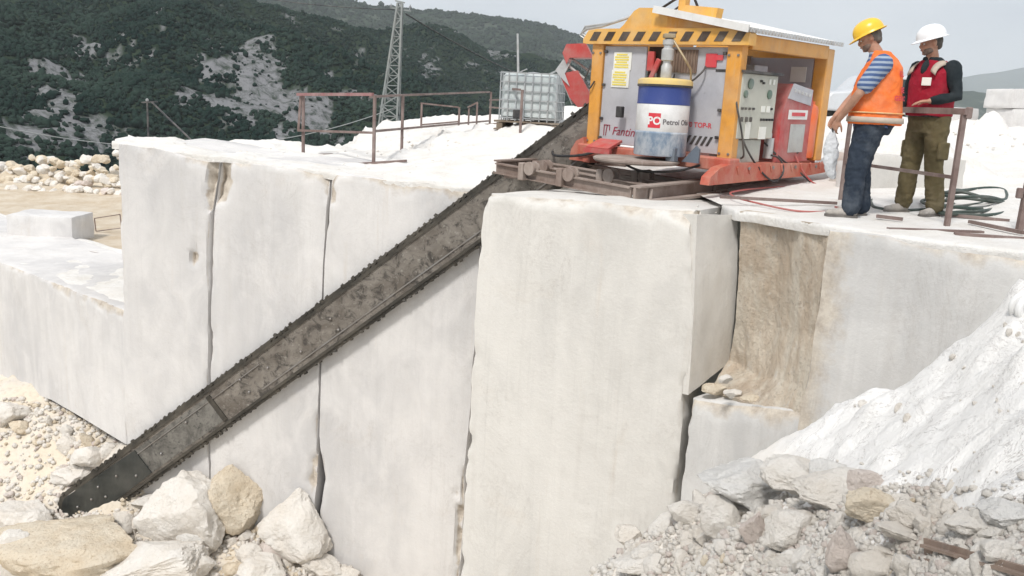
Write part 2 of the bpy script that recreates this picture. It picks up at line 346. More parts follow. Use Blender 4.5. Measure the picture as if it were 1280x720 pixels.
h1, G1 = ridge('hillside', [(-700, -330, 260), (-300, -190, 300), (0, -62, 330), (200, -30, 350), (340, 0, 370), (400, 12, 385), (440, 22, 395), (520, 34, 420), (600, 58, 450), (700, 86, 480), (800, 112, 520), (920, 140, 560), (1050, 165, 600)],
               [(-700, 60, -26), (0, 75, -26), (500, 120, -30), (1050, 240, -40)], M_HILL, 220, 110, 13, .018, 5)
h2, G2 = ridge('far_ridge', [(-300, -150, 900), (250, -30, 1000), (380, -8, 1050), (450, 8, 1100), (520, 22, 1150), (610, 29, 1200), (680, 36, 1250), (730, 48, 1300), (820, 80, 1400), (900, 110, 1500), (1000, 140, 1500)],
               [(-300, 500, -60), (1000, 700, -60)], M_HILL2, 160, 50, 22, .006, 9)
h3, G3 = ridge('dark_foothill', [(900, 172, 1700), (1000, 158, 1700), (1100, 138, 1700), (1180, 118, 1700), (1225, 120, 1800), (1290, 129, 1800), (1400, 122, 2000), (1700, 150, 2000)],
               [(900, 900, -110), (1700, 1000, -110)], M_HILL2, 120, 30, 30, .003, 12)
h4, G4 = ridge('distant_mountains', [(700, 118, 5000), (900, 128, 5000), (1040, 118, 5000), (1100, 112, 5000), (1180, 100, 5000), (1230, 90, 5000), (1280, 81, 5100), (1400, 60, 5200), (1800, 130, 5200)],
               [(700, 3500, -180), (1800, 3500, -180)], M_HILL3, 120, 30, 60, .0007, 21)
# base sheet that reaches the horizon
n = 60; rr = np.r_[np.linspace(0, 200, 20), np.geomspace(240, 6500, n-20)]; aa = np.linspace(0, 2*math.pi, 97)
V = np.array([[r*math.cos(a), r*math.sin(a), 0] for r in rr for a in aa])
V[:, 2] = np.interp(np.hypot(V[:, 0], V[:, 1]), [0, 40, 120, 600, 3000, 6500], [-16, -18, -34, -62, -150, -190])
tag(mesh_obj('valley_ground', V, grid_faces(97, n), M_VAL, smooth=True), kind='structure')
# woodland on the slopes: thousands of leafy crowns, one mass
def woodland(name, G, count, smin, smax, seed, colr, bare):
    rg = np.random.RandomState(seed); nv, nu, _ = G.shape; D, Fc = ico(1); nD = len(D)
    j = rg.uniform(0, nv-1.01, count*3); i = rg.uniform(0, nu-1.01, count*3); a = j.astype(int); b = i.astype(int); fj = (j-a)[:, None]; fi = (i-b)[:, None]
    p = G[a, b]*(1-fj)*(1-fi)+G[a+1, b]*fj*(1-fi)+G[a, b+1]*(1-fj)*fi+G[a+1, b+1]*fj*fi
    keep = bare[a, b] < rg.uniform(-.02, 1.05, len(p)); p = p[keep][:count]; n = len(p)
    s = rg.uniform(smin, smax, n)*(.55+.9*rg.rand(n)**2); q = D[None]*(1+rg.uniform(-.5, .5, (n, nD, 1)))*s[:, None, None]*.5; q[..., 2] *= rg.uniform(.6, 1.25, (n, 1))
    V = (q+p[:, None]+np.array([0, 0, 1])*(s*.18)[:, None, None]).reshape(-1, 3); Fc = (np.array(Fc)[None]+(np.arange(n)*nD)[:, None, None]).reshape(-1, 3)
    me = bpy.data.meshes.new(name); me.vertices.add(len(V)); me.vertices.foreach_set('co', V.ravel())
    me.loops.add(Fc.size); me.polygons.add(len(Fc)); me.loops.foreach_set('vertex_index', Fc.ravel().astype(np.int32)); me.polygons.foreach_set('loop_start', np.arange(0, Fc.size, 3, dtype=np.int32))
    me.materials.append(colr); me.update(calc_edges=True); o = bpy.data.objects.new(name, me); COL.objects.link(o); return o
def pix(P):
    d = P-CAM; z = d@_f; return 640+F_PX*(d@R_)/z, 360-F_PX*(d@U_)/z
def barefield(G, zones, fs, seed, amt, off):
    """where rock shows through: natural patches, gathered on the outcrops of the slope"""
    px, py = pix(G); q = G*fs; n = fbm(q*np.array([1, 1, .8]), 7, seed, .78)
    z = np.zeros(px.shape)
    for cx, cy, rx, ry, k in zones: z = np.maximum(z, k*np.exp(-(((px-cx)/rx)**2+((py-cy)/ry)**2)))
    return np.clip((n*.62+z*amt-off)*2.4, 0, 1)
B1 = barefield(G1, [(105, 60, 40, 22, .8), (70, 125, 55, 40, .9), (115, 170, 50, 30, 1.0), (20, 175, 40, 25, .8), (265, 85, 28, 26, 1.25), (320, 95, 42, 40, 1.2), (305, 140, 45, 35, 1.1), (380, 145, 60, 38, 1.1), (230, 140, 30, 30, .6), (170, 50, 25, 10, .6), (530, 85, 20, 12, .8), (450, 15, 45, 12, .9), (620, 60, 30, 8, .6), (455, 67, 10, 6, .9)], .11, 77, 1.0, .42)
B2 = barefield(G2, [(560, 35, 40, 8, .5), (630, 60, 30, 12, .5)], .02, 78, .8, .7)
def setbare(o, B, nv, nu):
    full = np.zeros((nv, nu)); full[:B.shape[0]] = B; a = o.data.attributes.new('bare', 'FLOAT', 'POINT'); a.data.foreach_set('value', full.ravel())
setbare(h1, B1, 110, 220); setbare(h2, B2, 50, 160)
def leafmat(name, a, b, sc):
    k = NT(name); c = k.mix(k.ramp(k.noise(sc, 3, .6), [(.35, 0.0), (.65, 1.0)]), a, b); k.col(c); k.rough(1.0); k.b.inputs['Specular IOR Level'].default_value = 0.0; k.bump(k.noise(sc*20, 4, .7), .8, .5); return k.m
tag(woodland('hillside_scrub', G1, 170000, .6, 1.35, 3, leafmat("scrub_foliage", (.012, .026, .022), (.034, .054, .043), .05), B1), 'dark green scrub and low trees covering the steep hillside', 'woodland', kind='stuff')
tag(woodland('ridge_forest', G2, 30000, 2.6, 5.5, 4, leafmat("ridge_foliage", (.018, .030, .022), (.034, .05, .034), .015), B2), 'hazy green forest on the far ridge', 'woodland', kind='stuff')
# ================================================================== NEAR TERRAIN
E_EDGE = [(2.13, 8.57), (2.60, 7.46), (3.74, 6.40), (5.2, 5.1), (7.5, 3.2)]
def zp(px, py, d):
    p = at_y(px, py, d); return (p[0], p[1], p[2])
# upper bench: control points as world positions along sight lines at estimated distances
UB = [(-6.0, 13.4, .03), (-3.2, 12.8, -.12), (-.6, 12.45, -.28), (0.3, 12.2, -.13), (2, 11.7, -.02), (1.5, 10, -.02), (2.13, 8.57, .04), (2.6, 7.46, .08), (3.74, 6.4, .08), (5.2, 5.1, .08), (3.5, 8.6, .08), (4.2, 9.1, .08), (4.5, 11.5, .1), (6.1, 12, .12), (4.4, 7.7, .08), (7.5, 3.2, .08), (9, 9, .15)]
UB += [zp(*q) for q in [(148, 177, 16.5), (230, 171, 17.0), (300, 176, 17), (380, 181, 17.5), (408, 181, 18), (404, 172, 22), (440, 161, 25), (462, 150, 28), (500, 149, 30), (540, 146, 30), (575, 150, 31), (600, 146, 33), (640, 139, 34), (700, 135, 36), (760, 138, 38),
      (378, 196, 16), (466, 205, 14.6), (502, 191, 17), (540, 190, 17.5), (575, 172, 22), (612, 160, 24), (560, 160, 25), (650, 163, 18.2), (700, 160, 19), (640, 200, 13.4),
      (450, 190, 18), (500, 172, 21), (530, 172, 22),
      (1030, 152, 38), (1100, 152, 36), (1160, 155, 32), (1210, 151, 30), (1240, 153, 30), (1262, 165, 27), (1300, 168, 27), (1250, 200, 16), (1250, 240, 10.5), (1225, 172, 24), (1400, 170, 30)]]
UB += [(-12, 22, -2.6), (-8, 24, -2.6), (26, 20, .5), (18, 34, 1.2)]
ub = RBF(UB)
def upper(x, y):
    x = np.asarray(x, float); y = np.asarray(y, float); z = ub(x, y); d = np.hypot(x, y)
    n1 = fbm(P3(x*.5, y*.5, 3), 5, 7, .55); n2 = fbm(P3(x*2.3, y*2.3, 5), 4, 8, .6)
    k = np.clip((d-11.5)/10, 0, 1)
    return z+n1*(.02+.16*k)+np.maximum(n2, -.2)*(.012+.07*k)
# front edge as x->y, and back edge distance per bearing
def front_y(a):
    """a = x/y bearing -> distance y of the front boundary"""
    segs = [(-9, 14.3), (-6.3, 13.33), (-.45, 12.46), (-.05, 12.24), (2.9, 11.8), (2.91, 10.2), (2.13, 8.57)]+E_EDGE[1:]+[(30, 0.5)]
    return None
def make_upper():
    pts = [(-6.12, 13.32), (-5.7, 13.26), (-4.5, 13.08), (-3, 12.86), (-1.5, 12.63), (-.45, 12.48), (-.05, 12.26), (.8, 12.13), (1.8, 11.98), (2.9, 11.82), (2.17, 9.3), (2.16, 8.66), (2.46, 8.16), (2.66, 7.52), (3.2, 6.92), (3.74, 6.42), (4.5, 5.72), (5.2, 5.12), (6.5, 4.05), (8, 2.8), (11, 1.5)]
    pts = np.array(pts); out = [pts[0]]
    for a, b in zip(pts[:-1], pts[1:]):
        m = max(1, int(np.linalg.norm(b-a)/.09)); out += [a+(b-a)*(i+1)/m for i in range(m)]
    fr = np.array(out); nu = len(fr)
    bear = np.arctan2(fr[:, 0], fr[:, 1])
    s = np.linspace(0, 1, nu)
    # back boundary: bearing increases monotonically with s
    bb = np.interp(s, [0, .14, .30, .34, .42, .62, .8, 1], [-.412, -.31, -.19, -.165, -.06, .3, .55, 1.1])
    dist = np.interp(bb, [-.412, -.32, -.22, -.19, -.15, 0, .15, .35, .6, 1.1], [16.2, 17.2, 17.8, 22, 28.5, 34, 38, 38, 32, 28])
    bk = np.stack([np.tan(bb)*dist, dist], 1); nv = 150; tt = np.linspace(0, 1, nv)**1.35
    XY = fr[None]*(1-tt[:, None, None])+bk[None]*tt[:, None, None]; X, Y = XY[..., 0], XY[..., 1]; Z = upper(X, Y)
    # ragged front lip: thins out to nothing on the block edge
    V = np.stack([X, Y, Z+.015], -1)
    V[0, :, 2] -= .03
    skirt = V[-1].copy(); skirt[:, 2] -= 20; skirt[:, 1] += 4
    sk2 = V[1].copy(); sk2[:, 2] -= .10
    A = np.concatenate([sk2[None], V, skirt[None]], 0)
    return tag(mesh_obj('upper_bench_floor', A.reshape(-1, 3), grid_faces(nu, nv+2), M_DUST, smooth=True), kind='structure')
make_upper()
# lower ground on the left (sand and rubble) -----------------------------------
LG = [zp(*q) for q in [(157, 558, 13.42), (60, 533, 14.55), (0, 510, 15.1), (115, 569, 13.85), (30, 560, 14.4), (0, 600, 14.0), (60, 600, 13.95), (110, 590, 13.75), (70, 695, 12.85), (105, 690, 12.9), (0, 672, 13.05), (60, 720, 12.1), (0, 720, 12.0), (160, 702, 12.8), (200, 655, 13.1), (250, 645, 13.1), (330, 670, 12.9), (290, 700, 12.3), (390, 700, 12.7), (430, 722, 12.4), (300, 722, 12.0), (200, 722, 11.9), (-150, 470, 17), (-200, 620, 13.5), (-200, 720, 12.2)]]
LG += [(-.6, 12.2, -6.9), (2.5, 9, -7.2), (-4, 9.5, -7.1), (-9, 9, -7.0), (-14, 9, -6.6), (-4, 4, -7.8), (3, 4, -7.8), (-12, 3, -7.6), (-2, 15, -6.5), (-20, 20, -4.6), (6, 8, -7.4)]
lg = RBF(LG)
def lower(x, y):
    x = np.asarray(x, float); y = np.asarray(y, float)
    return lg(x, y)+fbm(P3(x*.9, y*.9, 1), 5, 31, .6)*.10+np.abs(fbm(P3(x*3.5, y*3.5, 4), 4, 35, .6))*.07
gx = np.linspace(-20, 8, 300); gy = np.linspace(-4, 22, 260); X, Y = np.meshgrid(gx, gy); Z = lower(X, Y)
k = NT("sandy_rubble_ground")
c1 = k.mix(k.ramp(k.noise(1.3, 6, .6), [(.4, 0.0), (.62, 1.0)]), (.70, .62, .50), (.68, .63, .56)); c1 = k.mix(k.ramp(k.noise(9, 8, .75), [(.5, 0.0), (.72, .6)]), c1, (.40, .34, .27))
c1 = k.mix(k.ramp(k.vor(16), [(.1, .12), (.3, 0.0)]), c1, (.68, .65, .60)); k.col(c1); k.rough(.95); k.bump(k.math('ADD', k.noise(14, 9, .75), k.noise(4, 5, .6)), .5, .05); M_LG = k.m
tag(mesh_obj('lower_quarry_floor', np.stack([X, Y, Z], -1).reshape(-1, 3), grid_faces(300, 260), M_LG, smooth=True), kind='structure')
# middle bench on the left (sandy, at the height of the left ledge top) -----------
gx = np.linspace(-26, -3.5, 150); gy = np.linspace(13.7, 31, 110); X, Y = np.meshgrid(gx, gy)
def midz(x, y): 
    x = np.asarray(x, float); y = np.asarray(y, float); return -2.57+.03*(y-16)*0+fbm(P3(x*.6, y*.6, 2), 5, 41)*.06+np.clip((y-23.5)/3, 0, 1)*.35
Z = midz(X, Y)
fy = np.interp(X[0], [-26, -9.93, -6.03, -3.5], [28, 16.72, 13.36, 13.36])
Yb = fy[None]+(31-fy[None])*np.linspace(0, 1, 110)[:, None]**1.2; Z = midz(X, Yb); Z[-1] -= 12; Z[0] -= .04
tag(mesh_obj('middle_bench_floor', np.stack([X, Yb, Z], -1).reshape(-1, 3), grid_faces(150, 110), M_SAND, smooth=True), kind='structure')
# right foreground slope ---------------------------------------------------------
RS = [zp(*q) for q in [(1280, 378, 4.6), (1255, 392, 4.75), (1200, 428, 4.95), (1170, 470, 5.1), (1080, 492, 5.35), (1040, 520, 5.5), (1000, 552, 5.6), (950, 578, 5.7), (900, 612, 5.7), (850, 650, 5.75), (790, 685, 5.8), (735, 722, 5.85),
      (1280, 450, 4.0), (1200, 520, 4.15), (1100, 560, 4.5), (1020, 585, 4.85), (1280, 560, 3.3), (1150, 625, 3.6), (1280, 640, 2.9), (1000, 650, 4.3), (900, 690, 4.6), (1000, 720, 3.7), (850, 720, 4.9), (1280, 720, 2.6), (1140, 720, 3.1)]]
RS += [(1.2, 1.5, -1.3), (3, 1.5, -.55), (0, 0, -1.6), (2, 0, -.9), (-1.5, 2, -3.6), (-2, 0, -2.8), (0.4, 3.8, -2.9), (-1, 5.5, -5.4), (.6, 6.6, -5.2), (2, 6.7, -3.6), (3.3, 5.9, -1.9), (4.4, 5.0, -.75), (5.5, 4.2, -.3), (5.5, 1, .1), (-2.5, 7, -7), (1, 8, -7), (3, 7, -4.6), (-3.5, 4, -6), (-5, 2, -7.4), (-3, -2, -3), (3, -3, -.6), (7, -2, .2)]
rs = RBF(RS)
def slope(x, y):
    x = np.asarray(x, float); y = np.asarray(y, float); q = P3(x*1.6, y*1.6, 6)
    return rs(x, y)+fbm(q, 5, 51, .62)*.075+np.abs(fbm(P3(x*7, y*7, 8), 4, 55, .65))*.018+np.abs(vnoise(P3(x*.8+y*.5, y*5+x*2, 2), 9))*.030+np.abs(fbm(P3(x*1.1-y*.6, y*9+x*3, 4), 3, 19))*.016+np.maximum(fbm(P3(x*3.2, y*4.5, 12), 3, 61, .5)-.15, 0)*.10
gx = np.linspace(-6, 8, 420); gy = np.linspace(-4, 8.3, 370); X, Y = np.meshgrid(gx, gy); Z = slope(X, Y)
k = NT("rubble_slope")
# powder-white upper part, broken beige fines lower down (colour by where the material lies, with a ragged border)
sx = k.n("ShaderNodeSeparateXYZ"); k.l(k.pos, sx.inputs[0])
bd = k.math('ADD', k.math('MULTIPLY', sx.outputs[2], 1.0), k.math('MULTIPLY', k.noise(2.6, 8, .7), 1.0))
mk = k.ramp(k.math('ADD', bd, 1.0), [(.02, 0.0), (.55, 1.0)])
fines = k.mix(k.ramp(k.noise(3, 6, .65), [(.38, 0.0), (.62, 1.0)]), (.84, .80, .74), (.77, .70, .61)); fines = k.mix(k.ramp(k.noise(16, 8, .78), [(.54, 0.0), (.75, .5)]), fines, (.50, .44, .38))
pow_ = k.mix(k.ramp(k.noise(5, 8, .75), [(.56, 0.0), (.75, .5)]), (.86, .845, .82), (.62, .59, .55))
pow_ = k.mix(k.ramp(k.noise(1.3, 7, .7, stretch=(.7, 1.6, 2.5), dist=1.6), [(.492, 0.0), (.5, .75), (.508, 0.0)]), pow_, (.36, .33, .31)); pow_ = k.mix(k.ramp(k.noise(1.6, 5, .6, stretch=(1, 3, 1)), [(.55, 0.0), (.75, .3)]), pow_, (.74, .72, .69))
k.col(k.mix(mk, fines, pow_)); k.rough(.95); k.bump(k.math('ADD', k.noise(26, 9, .78), k.math('MULTIPLY', k.noise(6, 6, .65), 1.5)), .7, .03); M_SLOPE = k.m
tag(mesh_obj('rubble_slope', np.stack([X, Y, Z], -1).reshape(-1, 3), grid_faces(420, 370), M_SLOPE, smooth=True), kind='structure')
# ================================================================== MARBLE BLOCKS
def block(name, label, Lp, Rp, top, yb, p0, nrm, depth, mat, step=.06, chip=.05, seed=0, mats2=None, zfloor=None, ridgey=0.0, brush=None, cat='marble block', topbeige=True, rawleft=0.0):
    """sawn block: picture outlines of the front face put on its own vertical plane, extruded back by its real depth"""
    Lp = np.array(Lp, float); Rp = np.array(Rp, float); top = np.array(top, float); nrm = np.array(nrm, float)
    a = on_plane(Lp[0, 0], Lp[0, 1], p0, nrm); b = on_plane(Rp[0, 0], Rp[0, 1], p0, nrm); ybf = (lambda x: np.interp(x, np.array(yb)[:, 0], np.array(yb)[:, 1])) if not np.isscalar(yb) else (lambda x: yb); c = on_plane(Lp[-1, 0], ybf(Lp[0, 0]), p0, nrm)
    nu = max(4, int(np.linalg.norm(b-a)/step)+1); nv = max(4, int(abs(a[2]-c[2])/step)+1); nw = max(3, int(depth/.12)+1)
    us = np.linspace(0, 1, nu); vs = np.linspace(0, 1, nv)
    Fp = np.zeros((nv, nu, 3))
    for i, u in enumerate(us):
        pxt = Lp[0, 0]+(Rp[0, 0]-Lp[0, 0])*u; yt = np.interp(pxt, top[:, 0], top[:, 1])
        py = yt+(ybf(pxt)-yt)*vs; px = np.interp(py, Lp[:, 1], Lp[:, 0])*(1-u)+np.interp(py, Rp[:, 1], Rp[:, 0])*u
        for j in range(nv): Fp[j, i] = on_plane(px[j], py[j], p0, nrm)
    ws = np.linspace(0, 1, nw)**1.3*depth; idx = {}; V = []; N = []
    def vid(i, j, k):
        if (i, j, k) not in idx:
            p = Fp[j, i]+nrm*ws[k]; idx[(i, j, k)] = len(V); V.append(p); N.append((i, j, k))
        return idx[(i, j, k)]
    Fc = []
    for j in range(nv-1):
        for i in range(nu-1): Fc.append((vid(i, j, 0), vid(i, j+1, 0), vid(i+1, j+1, 0), vid(i+1, j, 0)))
    for k in range(nw-1):
        for i in range(nu-1): Fc.append((vid(i, 0, k), vid(i+1, 0, k), vid(i+1, 0, k+1), vid(i, 0, k+1)))
        for j in range(nv-1):
            Fc.append((vid(0, j, k), vid(0, j, k+1), vid(0, j+1, k+1), vid(0, j+1, k))); Fc.append((vid(nu-1, j, k), vid(nu-1, j+1, k), vid(nu-1, j+1, k+1), vid(nu-1, j, k+1)))
    V = np.array(V); N = np.array(N); e = (Fp[0, -1]-Fp[0, 0]); Lw = np.linalg.norm(e); e = e/Lw
    dt = np.abs(V[:, 2]-Fp[0][N[:, 0], 2]); df = ws[N[:, 2]]; dl = np.linalg.norm(V-nrm*df[:, None]-Fp[N[:, 1], 0], axis=1); dr = np.linalg.norm(V-nrm*df[:, None]-Fp[N[:, 1], -1], axis=1)
    rn = np.clip(fbm(V*1.7, 4, seed+3)+.35, 0, 1.5)
    r = chip*(.35+1.9*rn)
    def soft(d): return np.clip(1-d/np.maximum(r, 1e-4), 0, 1)**2
    # top-front edge
    on_f = df < 1e-6; on_t = dt < 1e-6; on_l = dl < 1e-6; on_r = dr < 1e-6
    k1 = np.where(on_f, soft(dt), 0)*r*.16; k2 = np.where(on_t, soft(df), 0)*r*.16
    V = V+nrm*k1[:, None]; V[:, 2] -= k2
    V = V+nrm*(np.where(on_f, soft(dl)+soft(dr), 0)*r*.05)[:, None]
    V = V+e*(np.where(on_l, soft(df), 0)*r*.25)[:, None]-e*(np.where(on_r, soft(df), 0)*r*.25)[:, None]
    fr = np.where(on_f, 1, 0)*(fbm(V*np.array([.9, .9, .35]), 4, seed+9)*.008+np.abs(fbm(V*6, 3, seed+4))*.002)
    V = V+nrm*fr[:, None]; V[:, 2] += np.where(on_t, fbm(V*2.2, 4, seed+6)*.02, 0)
    raw = np.where(on_f, np.clip(1-dt/(.06+.26*np.clip(rn, 0, 1.2)), 0, 1)*np.clip(.28+.75*rn, 0, .85), 0)+np.where(on_f, np.clip(1-np.minimum(dl, dr)/.05, 0, 1)*np.clip(rn-.25, 0, .6), 0)
    V = V+nrm*(np.where(on_f, np.clip(raw-.25, 0, 1)*(.03+.05*np.abs(fbm(V*8, 3, seed+8))), 0))[:, None]
    if rawleft > 0: raw = np.maximum(raw, np.where(on_f, np.clip(1-dl/rawleft, 0, 1)**1.0*.8, 0))
    V0 = V.copy()
    if brush is not None: V = brush(V, N, on_f, nrm, e, Fp)
    raw = np.clip(raw+np.where(on_f, np.linalg.norm(V-V0, axis=1)/.07, 0), 0, 1)
    o = mesh_obj(name, V, Fc, mat, smooth=True, auto=42); a_ = o.data.attributes.new('raw', 'FLOAT', 'POINT'); a_.data.foreach_set('value', raw)
    return tag(o, label, cat)
WN = AN; W0 = AP0+AN*.13
def notch_brush(spots, seed):
    """broken hollows in the face: (px, py, radius_m across, radius_m down, depth_m)"""
    cs = [(on_plane(a, b, W0, WN), ra, rb, dp) for a, b, ra, rb, dp in spots]
    def f(V, N, on_f, nrm, e, Fp):
        for c, ra, rb, dp in cs:
            d = V-c; u = d@e/ra; v = d[:, 2]/rb; q = np.sqrt(u*u+v*v)+fbm(V*5, 3, seed)*.35
            V = V+nrm*(np.where(on_f, np.clip(1.15-q, 0, 1)**.7*dp, 0)*(1+.5*fbm(V*9, 3, seed+1)))[:, None]
        return V
    return f
block('marble_block', 'tall white marble block at the left end of the wall, dark crack in its face', [(148, 181), (150, 300), (157, 560), (160, 620)], [(274, 201), (264, 262), (262, 300), (261, 480), (262, 620)], [(148, 181), (190, 184), (268, 200)], 620, W0, WN, 2.6, M_MARBLE, seed=1, chip=.07,
      brush=notch_brush([(241, 322, .05, .14, .10), (246, 308, .04, .14, .06), (266, 222, .10, .45, .14), (190, 190, .08, .08, .04)], 5))
block('marble_block', 'white marble block second from the left, beige broken upper corner', [(276, 202), (266, 262), (263.2, 300), (262.3, 480), (263.3, 700)], [(412, 216), (404, 330), (397, 560), (390, 700)], [(276, 202), (340, 207), (412, 216)], 700, W0, WN, 2.6, M_MARBLE, seed=2, chip=.06,
      brush=notch_brush([(275, 218, .14, .40, .16), (393, 592, .10, .30, .10), (408, 232, .10, .2, .06)], 6))
block('marble_block', 'wide pale marble block behind the middle of the saw arm', [(414, 217), (405.2, 330), (398.3, 560), (405, 600), (398, 640), (394, 760)], [(601, 238), (597, 400), (581.3, 592), (573, 760)], [(416, 217), (500, 227), (583, 238), (599, 239)], 760, W0, WN, 2.6, M_MARBLE, seed=3, chip=.06,
      brush=notch_brush([(414, 236, .10, .2, .06), (576, 650, .05, .9, .09), (572, 618, .06, .1, .05)], 7))
bs_ = block('rock_mass', None, [(588, 246), (570, 760)], [(700, 262), (690, 760)], [(588, 246), (700, 262)], 760, AP0+AN*.34, WN, 1.5, M_MARBLE, step=.15, seed=12); tag(bs_, kind='structure')
if 'category' in bs_: del bs_['category']
# block D: in front of the slot, seats the machine
DL = at_z(604, 241, .0); DR = at_z(866, 266, .02)
dn = np.array([-(DR-DL)[1], (DR-DL)[0], 0]); dn /= np.linalg.norm(dn)
def brushD(V, N, on_f, nrm, e, Fp):
    # lets the top fall gently towards the slot and bends the back edge parallel to the saw cut
    back = np.clip((V-DL)@nrm/2.9, 0, 1); V[:, 2] -= np.where(N[:, 1] == 0, .11*back, 0)
    return V
def depthfix(o, fn):
    for v in o.data.vertices: v.co = fn(v.co)
bD = block('marble_block', 'largest pale marble block in front, carrying the end of the machine rails', [(604, 241), (598, 320), (583, 560), (570, 760), (566, 800)], [(868, 267), (866, 400), (858, 500), (846, 625), (836, 800)], [(604, 241), (660, 245), (740, 252), (868, 267)], 800, DL, dn, 1.0, M_MARBLE_W, seed=4, chip=.07)
# stretch its back side to the slot
def fD(co):
    p = np.array(co); t = (p-DL)@dn
    if t <= .0: return co
    x = p[0]-dn[0]*t
    fr = p-dn*t; ytarget = armY(fr[0]+.2)-.10
    full = (ytarget-fr[1])/dn[1]; k = t/1.0
    q = fr+dn*(full*min(k, 1.0)); 
    q[2] = p[2]-(.12*min(k, 1)**1.2 if p[2] > -.15 else 0); return Vector(q)
depthfix(bD, fD); bD.data.update()
# side cheek of block D, brown recess, ledge, lower block, grey mass E ----------------
def patch(name, label, corners, nu, nv, mat, amp=.03, freq=2.0, seed=0, thick=.5, cat='rock face', rag=None):
    """curved rock face from a bilinear net of corner rows (each row a polyline), given real thickness behind"""
    rows = [np.array(r, float) for r in corners]; V = np.zeros((nv, nu, 3))
    rr_ = np.linspace(0, len(rows)-1, nv)
    for j, t in enumerate(rr_):
        a = min(int(t), len(rows)-2); f = t-a
        def smp(r):
            s = np.linspace(0, len(r)-1, nu); return np.stack([np.interp(s, np.arange(len(r)), r[:, c]) for c in range(3)], 1)
        V[j] = smp(rows[a])*(1-f)+smp(rows[a+1])*f
    du = np.gradient(V, axis=1); dv = np.gradient(V, axis=0); n = np.cross(du, dv); n /= np.linalg.norm(n, axis=2)[..., None]+1e-9
    cen = V.reshape(-1, 3).mean(0); 
    if (n.reshape(-1, 3).mean(0) @ (CAM-cen)) < 0: n = -n
    q = V.reshape(-1, 3); nn = n.reshape(-1, 3)
    f = q+nn*(fbm(q*freq*np.array([1.3, 1.3, .45]), 5, seed, .62)*amp)[:, None]; b = q-nn*thick; b[:, 2] -= .02
    V2 = np.concatenate([f, b]); m = nu*nv; Fc = grid_faces(nu, nv)+grid_faces(nu, nv, m, True)
    def strip(ids):
        for a, b_ in zip(ids[:-1], ids[1:]): Fc.append((a, b_, b_+m, a+m))
    strip(list(range(nu))); strip([nu*(nv-1)+i for i in range(nu)]); strip([nu*j for j in range(nv)]); strip([nu*j+nu-1 for j in range(nv)])
    mb = MB(); mb.add(V2, Fc, 0, True); o = mb.build(name, mat, auto=55)
    return tag(o, label, cat)
rD = [on_plane(x, y, DL, dn) for x, y in ((872, 268), (869, 330), (866, 400), (861, 494))]
bk = [at_y(922, 269, 8.85), at_y(921, 340, 8.85), at_y(917, 400, 8.9), at_y(912, 452, 9.0)]
patch('block_cheek', 'smooth right-hand cheek of the largest block beside the dark slot', [[rD[0], bk[0]], [rD[1], bk[1]], [rD[2], bk[2]], [rD[3], bk[3]]], 14, 50, M_MARBLE_W, .012, 2, 61, .3)
# brown recess: concave, from the slot out to the grey face
e0 = (2.61, 7.46)
def edgepx(px, py, Y): return at_y(px, py, Y)
br = [[edgepx(925, 264, 8.62), edgepx(975, 271, 8.25), edgepx(1036, 281, 7.52)],
      [edgepx(924, 340, 8.75), edgepx(972, 350, 8.4), edgepx(1028, 360, 7.55)],
      [edgepx(920, 400, 8.85), edgepx(965, 410, 8.5), edgepx(1022, 420, 7.6)],
      [edgepx(912, 450, 9.0), edgepx(950, 470, 8.5), edgepx(1008, 480, 7.62)],
      [edgepx(884, 488, 8.7), edgepx(925, 500, 8.2), edgepx(1000, 520, 7.65)]]
patch('weathered_rock_face', 'brown pitted natural rock face in the recess beside the slot', br, 60, 110, M_BROWNF, .022, 4.2, 71, .12)
EP = np.array([2.62, 7.45, 0]); EN = np.array([1.06, 1.14, 0]); EN /= np.linalg.norm(EN)
block('marble_bench_wall', 'long smooth grey marble face under the two workers', [(1033, 289), (1024, 380), (1004, 480), (985, 620), (970, 700)], [(1560, 365), (1520, 500), (1500, 700)], [(1033, 289), (1120, 297), (1200, 308), (1280, 322), (1400, 342), (1560, 366)], 700, EP, EN, 1.2, M_MARBLE_B, step=.06, seed=6, chip=.06, cat='rock face', rawleft=.5)
LB = on_plane(860, 496, DL, dn); _e = at_y(1010, 516, 7.55)-LB; lbn = np.array([-_e[1], _e[0], 0]); lbn /= np.linalg.norm(lbn)
block('marble_block', 'low pale marble block below the brown recess ledge', [(861, 500), (850, 620), (846, 760)], [(1010, 516), (1000, 620), (990, 760)], [(861, 499), (930, 505), (1010, 518)], 760, LB-dn*.01, lbn, .9, M_MARBLE_B, seed=7, chip=.07)
# left ledge ------------------------------------------------------------------------
LL = at_y(155, 389, 13.3); L2 = at_z(0, 331, LL[2]); ln = np.array([-(LL-L2)[1], (LL-L2)[0], 0]); ln /= np.linalg.norm(ln)
block('marble_ledge', 'long low marble ledge left of the wall with a bright dusty top', [(-420, 180), (-400, 330)], [(156, 389), (157, 470), (158, 570)], [(-420, 165), (0, 330), (156, 389)], [(-420, 330), (-100, 440), (0, 478), (60, 500), (110, 528), (156, 556)], L2, ln, 2.2, M_MARBLE, step=.08, seed=8, chip=.05, cat='marble ledge')
